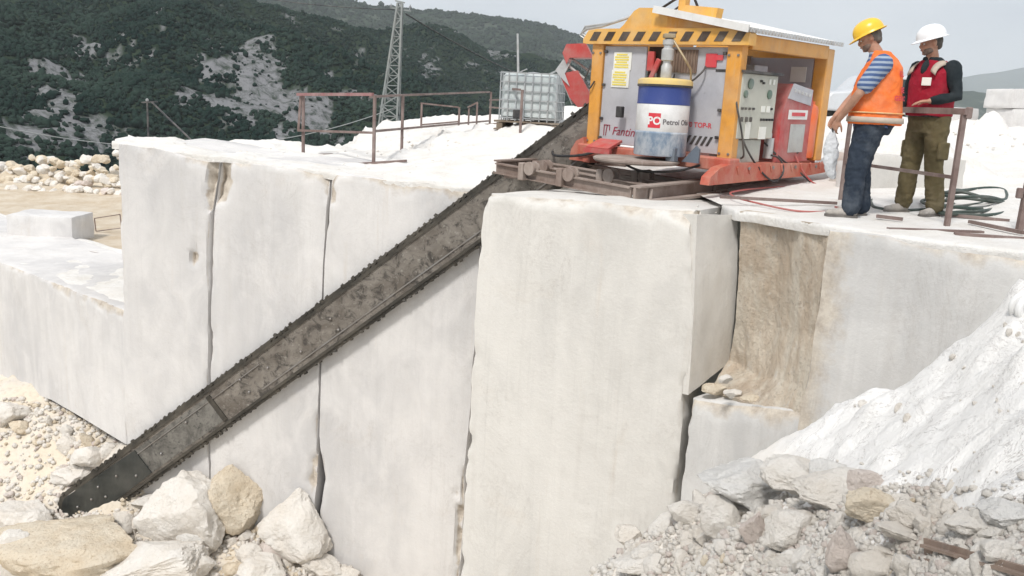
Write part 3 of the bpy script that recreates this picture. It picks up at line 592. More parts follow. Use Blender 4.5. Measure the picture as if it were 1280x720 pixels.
# dusty white sheet on the ledge top (spread stone powder)
q = [at_z(x, y, LL[2]+.05) for x, y in ((-300, 262), (0, 333), (154, 388), (154, 322), (100, 313), (0, 309), (-300, 240))]
vv = []; nuu = 60
fr_ = [L2+(LL-L2)*t for t in np.linspace(-1.6, 1.0, nuu)]
for j in range(14):
    for i, p in enumerate(fr_):
        w_ = np.interp(i/(nuu-1), [0, .55, .8, 1], [2.6, 2.5, 3.0, 3.4]); s = p+ln*(.06+w_*j/13); s[2] = LL[2]+.03-(.05 if j in (0, 13) else 0)+.03*math.sin(i*.7+j)*(.3 if j else 0); 
        if s[0] > -6.02+.0 and s[1] < 13.6: s[0] = -6.05
        vv.append(s)
tag(mesh_obj('stone_powder_patch', vv, grid_faces(nuu, 14), M_DUST, smooth=True), kind='structure')
# haze: one closed box round everything, sky outside it
hz = MB(); hz.box((0, 0, 40), (15600, 15600, 700)); hzo = hz.build('haze', bpy.data.materials.new("haze_air"), auto=None)
hm = hzo.data.materials[0]; hm.use_nodes = True; hm.node_tree.nodes.clear()
ho = hm.node_tree.nodes.new("ShaderNodeOutputMaterial"); hv_ = hm.node_tree.nodes.new("ShaderNodeVolumePrincipled")
hv_.inputs['Color'].default_value = (.90, .95, 1.0, 1); hv_.inputs['Density'].default_value = .00020; hv_.inputs['Anisotropy'].default_value = 0.0
hm.node_tree.links.new(hv_.outputs[0], ho.inputs['Volume']); tag(hzo, 'thin pale haze in the mountain air', 'haze', kind='stuff')
# ================================================================== MACHINE
MS = .93; _q = [2.70580396, 11.22328211, 0.34716891, -0.75372895, 0.0114134, -0.01141454]
mo = CAM+(np.array(_q[:3])-CAM)*MS
ma = np.array([math.cos(_q[3]), math.sin(_q[3]), _q[5]]); mb_ = np.array([-math.sin(_q[3]), math.cos(_q[3]), _q[4]]); ma /= np.linalg.norm(ma); mb_ -= ma*(ma@mb_); mb_ /= np.linalg.norm(mb_); mc_ = np.cross(ma, mb_)
MW, MD, MH = 2.238, 2.336, 1.49; MFL = mo-ma*MW; W0_ = .42
MR = np.stack([ma, mb_, mc_], 1)
machine = empty('chain_saw_machine', label='orange framed quarry chain saw machine with long saw arm reaching down the white wall', cat='quarry machine')
machine.matrix_world = Matrix.Translation(Vector(MFL-mc_*W0_)) @ Matrix([list(r) for r in MR]).to_4x4()
def L2W(p): return MFL+MR@np.array(p, float)
def W2L(p): return MR.T@(np.array(p)-MFL)
class MM(MB):
    """part of the machine, in machine coordinates: u across the front, v into the depth, w up from the cabin sill"""
    def build(s, name, mats, parent=None, auto=35, label=None):
        s.v = [(x, y, z+W0_) for x, y, z in s.v]; o = MB.build(s, name, mats, parent or machine, auto)
        if label: o['label'] = label
        return o
ORANGE = paint("orange_paint", (.72, .33, .05), (.52, .22, .04), .5, wear=.75, scale=4, dirt=(.55, .42, .28))
YELLOWO = paint("yellow_orange_paint", (.76, .41, .08), (.58, .28, .05), .5, wear=.7, scale=5, dirt=(.6, .48, .33))
REDP = paint("red_primer", (.46, .085, .05), (.46, .20, .13), .55, wear=.9, scale=5, dirt=(.58, .40, .33))
REDC = paint("red_cover_paint", (.50, .06, .055), (.42, .18, .15), .5, wear=.6, scale=6, dirt=(.45, .33, .3))
GREYP = paint("grey_panel_paint", (.46, .465, .50), (.33, .33, .35), .5, wear=.75, scale=2.5, dirt=(.50, .48, .46))
BEIGE = paint("beige_cabinet_paint", (.50, .50, .43), (.42, .42, .36), .5, wear=.3, scale=5, dirt=(.5, .47, .4))
STEEL = paint("bare_steel", (.30, .29, .28), (.18, .15, .13), .45, .6, wear=.7, scale=7, dirt=(.3, .26, .22))
RUST = paint("rusty_steel", (.20, .135, .10), (.12, .085, .07), .75, .2, wear=.8, scale=8, dirt=(.42, .36, .31), bump=.3)
DUSTRAIL = paint("dusty_rail_steel", (.24, .18, .15), (.15, .10, .08), .8, .1, wear=.9, scale=4, dirt=(.55, .49, .44), bump=.3)
BLACK = paint("black_rubber", (.02, .02, .022), (.04, .04, .04), .6, wear=.3)
DARKB = paint("painted_opening_dark", (.05, .032, .022), (.09, .055, .035), .8, wear=.4)  # dark brown that paints in the shade of the beam slots
WHITEP = paint("white_sheet", (.78, .78, .77), (.62, .61, .59), .5, wear=.7, scale=5, dirt=(.5, .47, .42))
ZINC = paint("galvanised_sheet", (.55, .56, .56), (.38, .37, .35), .45, .4, wear=.5, scale=5)
PAPER = paint("paper_notice", (.80, .80, .74), (.74, .72, .60), .7, wear=.2)
YEL = paint("yellow_print", (.80, .66, .10), (.70, .56, .08), .7, wear=.2)
MAROON = paint("maroon_print", (.30, .03, .06), (.25, .03, .05), .6, wear=.2)
WHT = paint("white_plastic", (.75, .75, .74), (.65, .65, .62), .4, wear=.2)
GLASSG = paint("green_dial", (.10, .16, .12), (.06, .09, .07), .25, wear=.2)
REDS = paint("red_print", (.62, .03, .05), (.5, .03, .04), .5, wear=.2)
# frame posts
t = MM(); t.box((.09, .09, .69), (.18, .18, 1.36), bev=.012); t.build('frame_post', ORANGE)
t = MM(); t.box((2.10, .075, .70), (.19, .15, 1.40), bev=.012); t.build('frame_post', ORANGE)
t = MM(); t.box((2.15, 2.24, .73), (.18, .20, 1.46), bev=.012); t.build('frame_post', ORANGE)
t = MM(); t.box((.09, 2.24, .73), (.18, .20, 1.46), bev=.012); t.build('frame_post', ORANGE)
# striped front beam; slanted dark plates paint in the shade of its slot holes
t = MM(); cb = [(-.12, 1.37), (-.12, 1.42), (-.04, 1.53), (.12, 1.55), (2.22, 1.55), (2.30, 1.49), (2.30, 1.36), (-.06, 1.36)]
t.prism(cb, (0, -.05, 0), (1, 0, 0), (0, 0, 1), (0, 1, 0), .16); beam = t.build('striped_beam', YELLOWO)
t = MM()
for i in range(10):
    x = -.01+i*.232; t.prism([(x, 1.40), (x+.115, 1.40), (x+.185, 1.51), (x+.07, 1.51)], (0, -.056, 0), (1, 0, 0), (0, 0, 1), (0, 1, 0), .012)
t.build('slot_shade_plates', DARKB, beam)
t = MM(); t.box((2.17, 1.17, 1.41), (.13, 2.0, .17), bev=.01); t.build('side_beam', ORANGE)
t = MM(); t.box((.09, 1.17, 1.41), (.13, 2.0, .17), bev=.01); t.build('side_beam', ORANGE)
t = MM(); t.box((1.12, 2.26, 1.41), (1.9, .12, .17), bev=.01); t.build('rear_beam', ORANGE)
# hood and lifting lug
t = MM(); t.prism([(.44, 1.55), (1.18, 1.55), (1.20, 1.62), (1.10, 1.76), (1.05, 1.79), (.72, 1.80), (.64, 1.76), (.50, 1.60)], (0, -.02, 0), (1, 0, 0), (0, 0, 1), (0, 1, 0), .45); t.build('roof_hood', YELLOWO)
t = MM(); t.box((1.06, .45, 1.84), (.10, .12, .26), bev=.01); t.prism([(1.06, 1.76), (1.56, 1.70), (1.58, 1.82), (1.06, 1.87)], (0, .40, 0), (1, 0, 0), (0, 0, 1), (0, 1, 0), .14); t.tube([(1.06+.04*math.cos(a), .45, 1.96+.05*math.sin(a)) for a in np.linspace(0, math.pi, 7)], .016); t.build('lifting_lug', YELLOWO)
# roof sheet: one slope falling to the right, corrugated edge
def roofw(u): return 1.80-(u-1.0)*.20
t = MM(); nu_, nv_ = 30, 70; V = []
for j in range(nv_):
    for i in range(nu_):
        u = 1.04+1.26*i/(nu_-1); v = -.10+2.54*j/(nv_-1); V.append((u, v, roofw(u)+.016*math.sin(v*2*math.pi/.076)))
Vb = [(x, y, z-.008) for x, y, z in V]; m_ = nu_*nv_
t.add(V+Vb, grid_faces(nu_, nv_)+grid_faces(nu_, nv_, m_, True)+[(nu_*j+nu_-1, nu_*(j+1)+nu_-1, nu_*(j+1)+nu_-1+m_, nu_*j+nu_-1+m_) for j in range(nv_-1)]+[(i, i+1, i+1+m_, i+m_) for i in range(nu_-1)], 0, True)
roof = t.build('corrugated_roof', WHITEP)
t = MM(); t.bar((1.0, -.115, roofw(1.0)-.03), (2.32, -.115, roofw(2.32)-.0), .02, .085); t.build('fascia', WHITEP, roof)
t = MM()
for j in range(33): t.box((2.305, -.06+j*.076, roofw(2.3)-.012), (.03, .036, .05))
t.build('corrugated_edge', ZINC, roof)
t = MM(); t.prism([(1.16, 1.55), (2.28, 1.55), (2.28, 1.552), (1.16, 1.745)], (0, -.03, 0), (1, 0, 0), (0, 0, 1), (0, 1, 0), .04); t.build('gable_plate', ORANGE)
t = MM(); t.tube([(.55, .4, 1.72), (.9, .45, 1.93), (1.06, .45, 2.0), (1.16, .5, 1.97), (1.2, .55, 1.85)], .017); t.tube([(.85, .4, 1.74), (1.0, .45, 1.86), (1.06, .5, 1.98)], .013); t.build('roof_hose', BLACK)
t = MM(); t.tube([(-.1, 0, 1.44), (-.16, -.03, 1.5), (-.08, -.04, 1.55), (.15, -.03, 1.58), (.45, .0, 1.66), (.55, .1, 1.72)], .02); t.tube([(-.12, 0, 1.42), (-.2, -.02, 1.47), (-.1, -.05, 1.58), (.3, -.03, 1.62)], .013); t.build('hose', ZINC)
# front panels
t = MM(); t.box((.52, .05, .72), (.66, .03, 1.24), bev=.006); p1 = t.build('door_panel', GREYP)
t = MM(); t.box((1.60, .06, .72), (.82, .03, 1.24), bev=.006); p2 = t.build('door_panel', GREYP)
t = MM(); t.box((1.02, .10, .72), (.34, .03, 1.24)); t.build('inner_wall', DARKB)
for (u, w_) in ((.22, 1.27), (.22, .85), (.22, .42), (.22, .17), (1.97, 1.27), (1.97, .62), (1.97, .30)): t = MM(); t.box((u, .018, w_), (.045, .03, .035), bev=.006); t.build('hinge', BLACK, p1 if u < 1 else p2)
t = MM(); t.box((1.41, .035, 1.17), (.37, .02, .27)); gw = t.build('vent_grille', paint("brown_grille", (.17, .11, .08), (.25, .17, .12), .8))
t = MM()
for i in range(9): t.box((1.245+i*.041, .02, 1.17), (.014, .012, .27))
t.build('grille_bar', RUST, gw)
t = MM(); t.box((.93, .03, 1.16), (.10, .05, .24), bev=.01); t.box((1.0, .02, 1.05), (.07, .04, .30), rot=Matrix.Rotation(.4, 3, 'Y'), bev=.01); t.build('red_bracket', REDC)
t = MM(); t.box((1.785, .035, 1.185), (.15, .025, .16), bev=.006); t.box((1.89, .035, 1.22), (.10, .02, .06)); t.build('red_plate', REDS)
for (u, w_, h_) in ((.49, 1.155, .22), (.475, .935, .22)):
    t = MM(); t.box((u, .028, w_), (.28, .008, h_)); nn_ = t.build('notice', PAPER, p1); t = MM()
    for r_i in range(6):
        L_ = .22 if r_i % 3 else .17; t.box((u-.01, .022, w_+h_/2-.03-r_i*.031), (L_, .004, .019))
    t.build('notice_text', YEL, nn_)
def m_text(body, u, w_, size, mat, parent, name='lettering', shear=0.0, v=.03, bold=0.0):
    V, Fc = text_mb(body, size, bold=bold); t = MM(); t.add([(u+x+shear*y, v, w_+y) for x, y, _ in V], Fc); return t.build(name, mat, parent, auto=None)
m_text("Fantini", .40, .22, .15, MAROON, p1, shear=.25, bold=.001)
t = MM(); 
for q in (((.27, .34), (.36, .34)), ((.27, .34), (.27, .20)), ((.36, .34), (.36, .27)), ((.32, .34), (.30, .20))): t.bar((q[0][0], .032, q[0][1]), (q[1][0], .032, q[1][1]), .008, .016, up=(0, 1, 0))
t.build('logo_mark', MAROON, p1)
m_text("70 TOP-R", 1.52, .40, .085, REDS, p2, bold=.002, v=.042)
t = MM()
for i in range(6): t.prism([(1.44+i*.075, .19), (1.475+i*.075, .19), (1.535+i*.075, .30), (1.50+i*.075, .30)], (0, .038, 0), (1, 0, 0), (0, 0, 1), (0, 1, 0), .005)
t.build('warning_stripes', BLACK, p2)
# red sill and skid
t = MM(); t.box((1.12, -.02, .0), (2.3, .24, .15), bev=.015); t.prism([(-.20, -.16), (-.18, -.02), (-.10, .10), (.02, .16), (.06, -.16)], (0, -.08, 0), (1, 0, 0), (0, 0, 1), (0, 1, 0), .2); t.build('front_sill', REDP)
t = MM(); t.prism([(-.56, -.21), (-.54, -.12), (-.35, -.02), (-.1, .02), (.3, .02), (2.50, -.04), (2.62, .02), (2.62, -.15), (1.8, -.19)], (2.16, 0, 0), (0, 1, 0), (0, 0, 1), (1, 0, 0), .12)
for i in range(9): t.box((2.285, .05+i*.27, -.06), (.015, .035, .10), rot=Matrix.Rotation(.5, 3, 'X'), bev=.004)
t.build('side_skid', REDP)
t = MM(); t.box((.1, 1.2, -.09), (.12, 2.6, .16), bev=.01); t.build('side_skid', REDP)
t = MM(); t.box((1.12, 1.2, -.02), (2.1, 2.2, .05)); t.build('deck', REDP)
t = MM(); t.box((.47, -.20, .10), (.36, .30, .03), rot=Matrix.Rotation(.35, 3, 'X')); t.box((.47, -.33, .02), (.42, .05, .06)); t.build('step_plate', REDC)
DRc = np.array([1.22, -.62])
t = MM(); t.lathe([(.50, -.03), (.52, -.01), (.52, .01), (.50, .02)], (1.22, -.52, -.02), 36); t.box((1.22, -.16, -.03), (.7, .5, .03)); t.build('drum_platform', DUSTRAIL)
t = MM(); t.prism([(1.72, 0), (1.95, .0), (1.95, .16), (1.90, .2)], (0, -.30, 0), (1, 0, 0), (0, 0, 1), (0, 1, 0), .03); t.box((1.66, -.42, .08), (.12, .10, .17), bev=.01); t.build('platform_guard', paint("slate_steel", (.16, .19, .23), (.1, .11, .13), .5, .3))
# rails (two beams and the cross members of their end)
def ibeam(t, p, q, w, h):
    t.bar(p, q, w*.25, h*.9); p = np.array(p, float); q = np.array(q, float); z = np.array([0, 0, h*.47]); t.bar(p+z, q+z, w, h*.12); t.bar(p-z, q-z, w, h*.12)
rails = [((1.78, -1.28, -.33), (1.78, 3.6, -.27)), ((-.66, -1.0, -.28), (-.66, 3.2, -.22))]
RZ = empty('rail_track', label='dusty rust brown steel rail track lying under the orange machine', cat='rail track')
RZ.matrix_world = machine.matrix_world.copy()
def rb(t, name, mat=DUSTRAIL):
    t.v = [(x, y, z+W0_) for x, y, z in t.v]; return MB.build(t, name, mat, RZ)
for p, q in rails: t = MB(); ibeam(t, p, q, .13, .17); rb(t, 'rail')
t = MB(); t.bar((1.92, -1.30, -.40), (1.92, 3.6, -.36), .10, .03); rb(t, 'foot_plate')
for v_, dz in ((-1.15, 0), (-.72, .0), (-.35, .01), (.1, .02)):
    t = MB(); ibeam(t, (-.62, v_+.12, -.29+dz), (1.72, v_-.10, -.33+dz), .10, .13); rb(t, 'cross_member')
for u_, v_ in ((-.05, -1.16), (.62, -1.20), (-.2, -.74), (.9, -.78), (1.15, -.4)):
    t = MB(); t.box((u_, v_, -.27), (.09, .09, .22), bev=.01); t.lathe([(.0, -.06), (.085, -.06), (.085, -.03), (.05, -.025), (.05, .025), (.085, .03), (.085, .06), (0, .06)], (u_+.14, v_+.02, -.22), 16, rot=Matrix.Rotation(rad(90), 3, 'X')); rb(t, 'roller_bracket')
for u_, v_, w_ in ((1.82, -1.02, -.42), (1.82, .35, -.42), (1.82, 2.0, -.42), (1.82, 2.7, -.42), (-.6, -.8, -.40)):
    t = MB(); t.tube([(u_, v_, w_+.14), (u_, v_, w_-.0)], .022); t.lathe([(.06, -.02), (.09, -.025), (.09, 0), (.03, .01)], (u_, v_, w_-.0), 12); rb(t, 'screw_jack')
class MMS(MM):
    def build(s, *a, **k):
        s.v = [(x+.125, y, z) for x, y, z in s.v]; return MM.build(s, *a, **k)
# control cabinet and its face, facing the right side
t = MMS(); t.box((1.90, .50, .68), (.36, .86, .76), bev=.01); cc_ = t.build('control_cabinet', BEIGE)
t = MMS(); t.box((1.93, .50, 1.075), (.40, .92, .03)); t.build('cabinet_top', BLACK, cc_)
def sd_box(t, v, w_, dv, dw, th=.012, u=2.085): t.box((u, v, w_), (th, dv, dw), bev=min(th*.3, .004))
for v_, w_, r_ in ((.26, .94, .062), (.74, .83, .055), (.17, .82, .045)):
    t = MMS(); t.lathe([(r_, 0), (r_, .012), (r_*.8, .016)], (2.082, v_, w_), 18, rot=Matrix.Rotation(rad(90), 3, 'Y')); t.build('gauge', GLASSG, cc_)
for k_, (v_, w_) in enumerate([(.12, .655), (.2, .655), (.29, .655), (.38, .655), (.13, .53), (.24, .53), (.34, .53), (.60, .53), (.67, .53), (.74, .53), (.81, .53), (.88, .53), (.5, .98), (.56, .96), (.82, .66)]):
    t = MMS(); sd_box(t, v_, w_, .035, .055 if k_ in (4, 5, 6) else .028, .035); t.build('switch', BLACK, cc_)
for v_, w_, a_, b_ in ((.62, .655, .10, .075), (.75, .655, .09, .075), (.66, .37, .18, .15), (.72, .98, .05, .06), (.82, .98, .05, .06), (.3, .40, .12, .20)):
    t = MMS(); sd_box(t, v_, w_, a_, b_, .006); t.build('label_plate', PAPER, cc_)
t = MMS(); t.box((1.88, .42, .15), (.34, .62, .28), bev=.01); t.build('battery_box', paint("pale_green_grey", (.45, .47, .42), (.35, .36, .33), .55))
# coloured fuse boxes above, red power unit, grey locker, rear wall
t = MMS(); t.box((1.6, .28, 1.19), (.12, .16, .16), bev=.01); t.build('terminal_box', REDS)
t = MMS(); t.box((1.75, .42, 1.18), (.12, .12, .14), bev=.01); t.build('terminal_box', WHT)
t = MMS(); t.box((1.6, .78, 1.21), (.10, .18, .20), bev=.01); t.build('terminal_box', YEL)
t = MMS(); t.box((1.6, .62, 1.16), (.10, .10, .20), bev=.01); t.build('terminal_box', REDS)
t = MMS(); t.prism([(1.12, .0), (1.98, .0), (1.98, .62), (1.90, .93), (1.32, .98), (1.12, .62)], (1.62, 0, 0), (0, 1, 0), (0, 0, 1), (1, 0, 0), .46); pu = t.build('power_unit', paint("red_gloss_paint", (.46, .04, .04), (.32, .05, .05), .5, wear=.8, scale=5, dirt=(.5, .4, .36)))
t = MMS(); t.prism([(1.22, .80), (1.86, .72), (1.88, .92), (1.34, .985)], (2.082, 0, 0), (0, 1, 0), (0, 0, 1), (1, 0, 0), .014)
t.build('sloped_panel', GREYP, pu)
for i in range(5): t = MMS(); t.box((2.1, 1.38+i*.10, .90-i*.012), (.02, .05, .04), bev=.004); t.build('button', ZINC, pu)
t = MMS(); sd_box(t, 1.55, .60, .52, .12, .01, 2.087); t.build('white_band', WHT, pu)
t = MMS(); sd_box(t, 1.55, .605, .36, .045, .006, 2.096); t.build('band_mark', REDS, pu)
t = MMS(); sd_box(t, 1.58, .30, .40, .36, .012, 2.088); t.build('glass_panel', paint("dusty_glass", (.42, .43, .42), (.3, .3, .29), .25), pu)
t = MMS(); t.box((1.5, 1.18, 1.08), (.4, .34, .22), bev=.01); t.build('grey_box', GREYP)
t = MM(); t.box((1.1, 1.7, 1.0), (.04, 1.1, .7)); t.build('rear_panel', paint("brown_panel", (.33, .27, .22), (.28, .22, .18), .7))
t = MM(); t.box((1.15, 2.16, .68), (1.8, .03, 1.3)); rp = t.build('rear_panel', GREYP)
t = MM(); t.box((1.86, 2.13, 1.12), (.22, .012, .20)); t.build('notice', PAPER, rp)
t = MM(); t.lathe([(0, 0), (.075, 0), (.085, .03), (.085, .62), (.07, .67), (.03, .70), (.03, .74)], (2.17, 2.02, .04), 18); t.build('gas_cylinder', paint("orange_red_paint", (.70, .14, .04), (.55, .15, .06), .45, wear=.5))
t = MM()
for q in ([(2.1, .05, .95), (2.16, .1, .6), (2.2, .2, .3), (2.26, .45, .02), (2.30, .75, -.18), (2.31, 1.0, -.24), (2.30, 1.2, -.1), (2.24, 1.15, .06), (2.2, .95, .1)], [(2.12, .9, .25), (2.18, 1.1, .12), (2.24, 1.3, .0), (2.26, 1.6, -.1), (2.32, 2.0, -.3)], [(2.1, .1, .9), (2.2, .0, .7), (2.28, .04, .4), (2.26, .2, .1), (2.1, .35, .04)], [(2.1, 1.35, .35), (2.18, 1.5, .15), (2.2, 1.7, .1), (2.15, 1.9, .3)]): 
    q = np.array(q, float); s_ = np.linspace(0, len(q)-1, 40); q = np.stack([np.interp(s_, np.arange(len(q)), q[:, c]) for c in range(3)], 1); k_ = np.ones(5)/5
    qq = np.stack([np.convolve(np.pad(q[:, c], 2, mode='edge'), k_, 'valid') for c in range(3)], 1); t.tube(qq, .012, 6)
t.build('cable', BLACK)
t = MM(); t.tube([(2.13, 1.02, .05), (2.13, 1.02, .3)], .06, 12); t.tube([(2.13, 1.02, .3), (2.13, 1.02, .36)], .03, 8); t.build('filter_bowl', ZINC)
for v_, w_ in ((.3, -.04), (.9, -.05), (1.5, -.06), (2.1, -.07)):
    t = MM(); t.lathe([(0, 0), (.022, 0), (.022, .014), (0, .016)], (2.282, v_, w_), 6, rot=Matrix.Rotation(rad(90), 3, 'Y')); t.build('bolt', STEEL)
for u_, w_ in ((.03, 1.25), (.15, 1.25), (.03, .12), (.15, .12), (2.04, 1.25), (2.16, 1.25), (2.04, .12), (2.16, .12)):
    t = MM(); t.lathe([(0, 0), (.016, 0), (.016, .012), (0, .014)], (u_, -.002, w_), 6, rot=Matrix.Rotation(rad(90), 3, 'X')); t.build('bolt', STEEL)
def hose_(pts, r, mat, name='hose'):
    q = np.array(pts, float); s_ = np.linspace(0, len(q)-1, 36); q = np.stack([np.interp(s_, np.arange(len(q)), q[:, c]) for c in range(3)], 1); q = np.stack([np.convolve(np.pad(q[:, c], 3, mode='edge'), np.ones(7)/7, 'valid') for c in range(3)], 1); t = MM(); t.tube(q, r, 7); t.build(name, mat)
hose_([(1.30, .02, 1.02), (1.34, -.08, .9), (1.62, -.10, .92), (1.74, -.04, 1.06), (1.72, .03, 1.12)], .012, BLACK)
hose_([(.02, -.02, 1.1), (-.05, -.06, .9), (.04, -.05, .78), (.1, -.02, .9)], .011, BLACK)
hose_([(1.0, .05, 1.05), (1.08, -.05, .9), (1.02, -.12, .6), (1.1, -.1, .2), (1.4, -.1, .05)], .016, BLACK)
hose_([(.35, -.1, .02), (.1, -.2, -.08), (-.3, -.3, -.12), (-.5, -.1, -.05), (-.3, .2, .1)], .018, BLACK)
hose_([(1.9, -.1, -.02), (1.7, -.35, -.12), (1.3, -.5, -.16), (.9, -.35, -.1), (.8, -.1, 0)], .015, BLACK)
hose_([(2.2, 1.6, .1), (2.32, 1.7, -.15), (2.4, 1.9, -.30), (2.6, 2.3, -.33), (2.9, 2.2, -.36)], .010, REDC)
t = MM(); t.box((.60, -.09, .52), (.10, .06, .14), bev=.008); t.build('door_latch', BLACK)
# red chain guard behind the left post
def gp(px, py, u=-.2):
    d = ray(px, py); n = ma; tt_ = (u-(CAM-MFL)@n)/(d@n); return None
def wl(p): return W2L(p)
GP = AP0+AN*.35
def gpt(px, py, off=.0): return W2L(on_plane(px, py, GP+AN*off, AN))
nl = W2L(MFL+AN)
def plate(t, pts, off, th): 
    P = [gpt(x, y, off) for x, y in pts]; n_ = len(P); Q = [p+nl*th for p in P]; t.add(P+Q, [tuple(range(n_)), tuple(range(n_, 2*n_))[::-1]]+[(i, (i+1) % n_, n_+(i+1) % n_, n_+i) for i in range(n_)])
t = MM(); plate(t, [(699, 92), (722, 88), (738, 118), (738, 132), (722, 134), (712, 122)], 0, .3); t.build('chain_guard', REDC)
t = MM(); plate(t, [(703, 66), (708, 55), (732, 54), (741, 72), (722, 72), (712, 72), (708, 80)], -.05, .4); t.build('guard_hood', REDC)
t = MM(); plate(t, [(694, 88), (704, 74), (712, 80), (706, 92), (712, 108), (704, 100)], -.02, .1)
a_, b_ = gpt(708, 80, .05), gpt(730, 98, .05); t.tube([a_, b_], .02); t.tube([gpt(710, 70, .1), gpt(738, 90, .1)], .015); t.tube([gpt(704, 100, .1), gpt(716, 130, .1)], .02); t.build('guard_linkage', ZINC)
# -------------------------------------------------- saw arm
U0, U1 = arm_pt(742, 127), arm_pt(118, 590); Lw0, Lw1 = arm_pt(600, 305), arm_pt(150, 624)
ad = U1-U0; AL = np.linalg.norm(ad); ad /= AL; an_ = np.cross(ad, AN); an_ /= np.linalg.norm(an_)
if an_[2] > 0: an_ = -an_
wa = ((Lw0-U0)@an_); wb = ((Lw1-U0)@an_); AWd = (wa+wb)/2*1.05
TIP = arm_pt(97, 633); AL = (TIP-U0)@ad
def ap(s, q, off=0.0): return W2L(U0+ad*s+an_*q-AN*off)
armM = NT("oily_arm_steel"); v_ = armM.pos
cA = armM.mix(armM.ramp(armM.noise(2.2, 6, .65, dist=.8), [(.38, 0.0), (.62, 1.0)]), (.15, .13, .11), (.26, .235, .205)); cA = armM.mix(armM.ramp(armM.noise(6, 9, .8, dist=.6), [(.50, 0.0), (.60, .85)]), cA, (.045, .040, .036)); cA = armM.mix(armM.ramp(armM.noise(16, 6, .8), [(.58, 0.0), (.66, .7)]), cA, (.42, .40, .36))
cA = armM.mix(armM.ramp(armM.noise(3.3, 6, .7), [(.60, 0.0), (.72, .7)]), cA, (.36, .33, .29)); armM.col(cA); armM.rough(.5); armM.b.inputs['Metallic'].default_value = .35; armM.bump(armM.noise(12, 7, .7), .3, .01)
tipM = paint("greased_dark_steel", (.045, .05, .048), (.02, .022, .022), .35, .4, wear=.8, scale=5, dirt=(.13, .13, .12), bump=.3, obj=False)
railM = paint("arm_edge_steel", (.055, .050, .042), (.028, .025, .02), .5, .3, wear=.8, scale=7, dirt=(.17, .15, .12), bump=.3, obj=False)
arm = None
def outline(r, n=14):
    """stadium: straight edges with a round nose at the tip"""
    c = AWd/2; pts = [(0, c-r)]+[(AL+r*math.sin(a)*1.0, c-r*math.cos(a)) for a in np.linspace(0, math.pi, n)]+[(0, c+r)]; return pts
def slab(pts, off0, off1):
    P = [ap(s, q, off1) for s, q in pts]; Q = [ap(s, q, off0) for s, q in pts]; n_ = len(P); return P+Q, [tuple(range(n_)), tuple(range(n_, 2*n_))[::-1]]+[(i, (i+1) % n_, n_+(i+1) % n_, n_+i) for i in range(n_)]
hw = AWd/2; t = MM(); V, Fc = slab(outline(hw*.80), -.03, .03); t.add(V, Fc); arm = t.build('saw_arm', armM.m, label='long dirty steel saw arm slanting down across the wall')
for side in (-1, 1):
    t = MM(); c = hw
    q0, q1 = (c+side*hw*.80, c+side*hw*.93); V, Fc = slab([(0, q0), (AL-.2, q0), (AL-.2, q1), (0, q1)], -.05, .05); t.add(V, Fc); t.build('chain_guide', railM, arm)
t = MM(); V, Fc = slab([(0, hw*1.52), (AL*.62, hw*1.52), (AL*.62, hw*1.58), (0, hw*1.58)], .03, .045); t.add(V, Fc); V, Fc = slab([(AL*.6, hw*.52), (AL-.5, hw*.52), (AL-.5, hw*.56), (AL*.6, hw*.56)], .03, .05); t.add(V, Fc); t.build('stiffener', STEEL, arm)
t = MM(); s0 = AL-1.55; pts = [(s0, hw*.32), (AL, hw*.16)]+[(AL+hw*.84*math.sin(a), hw-hw*.84*math.cos(a)) for a in np.linspace(0, math.pi, 12)]+[(s0, hw*1.68)]
V, Fc = slab(pts, .03, .056); t.add(V, Fc); tp = t.build('nose_plate', tipM, arm)
t = MM(); V, Fc = slab([(AL-3.14, hw*.32), (AL-1.55, hw*.32), (AL-1.55, hw*1.68), (AL-3.14, hw*1.68)], .03, .036); t.add(V, Fc); wpM = NT("grey_wear_plate"); cw = wpM.mix(wpM.ramp(wpM.noise(4, 8, .78, dist=.5), [(.42, 0.0), (.58, 1.0)]), (.22, .21, .19), (.11, .105, .095)); cw = wpM.mix(wpM.ramp(wpM.noise(11, 8, .8), [(.54, 0.0), (.62, .9)]), cw, (.035, .037, .036)); wpM.col(cw); wpM.rough(.5); wpM.b.inputs['Metallic'].default_value = .3; wpM.bump(wpM.noise(14, 7, .75), .4, .01)
t.build('wear_plate', wpM.m, arm)
t = MM(); V, Fc = slab([(AL-3.22, hw*.3), (AL-3.14, hw*.3), (AL-3.14, hw*1.7), (AL-3.22, hw*1.7)], .03, .052); t.add(V, Fc); t.build('joint_strip', railM, arm)
for s_, q_ in [(AL-.05, .9), (AL-.05, 1.2), (AL-.35, 1.0), (AL-.6, .7), (AL-.6, 1.3), (AL-1.0, .8), (AL-1.3, 1.35), (AL-1.9, 1.2), (AL-2.6, .7), (AL-3.8, .6), (AL-3.8, 1.3), (AL-4.3, .9), (AL-4.9, 1.2), (AL-5.6, .8), (AL-5.6, 1.4)]:
    t = MM(); c_ = ap(s_, hw*q_, .062 if s_ > AL-1.5 else .044); D_, F_i = ico(2); t.add(c_+D_*.022, F_i, 0, True); t.build('bolt', STEEL, arm)
t = MM(); rg = np.random.RandomState(4)
path = [(s, hw-hw*.97, -1) for s in np.arange(0, AL, .052)]+[(AL+hw*.97*math.sin(a), hw-hw*.97*math.cos(a), 0) for a in np.linspace(0, math.pi, 22)]+[(s, hw+hw*.97, 1) for s in np.arange(AL, 0, -.052)]
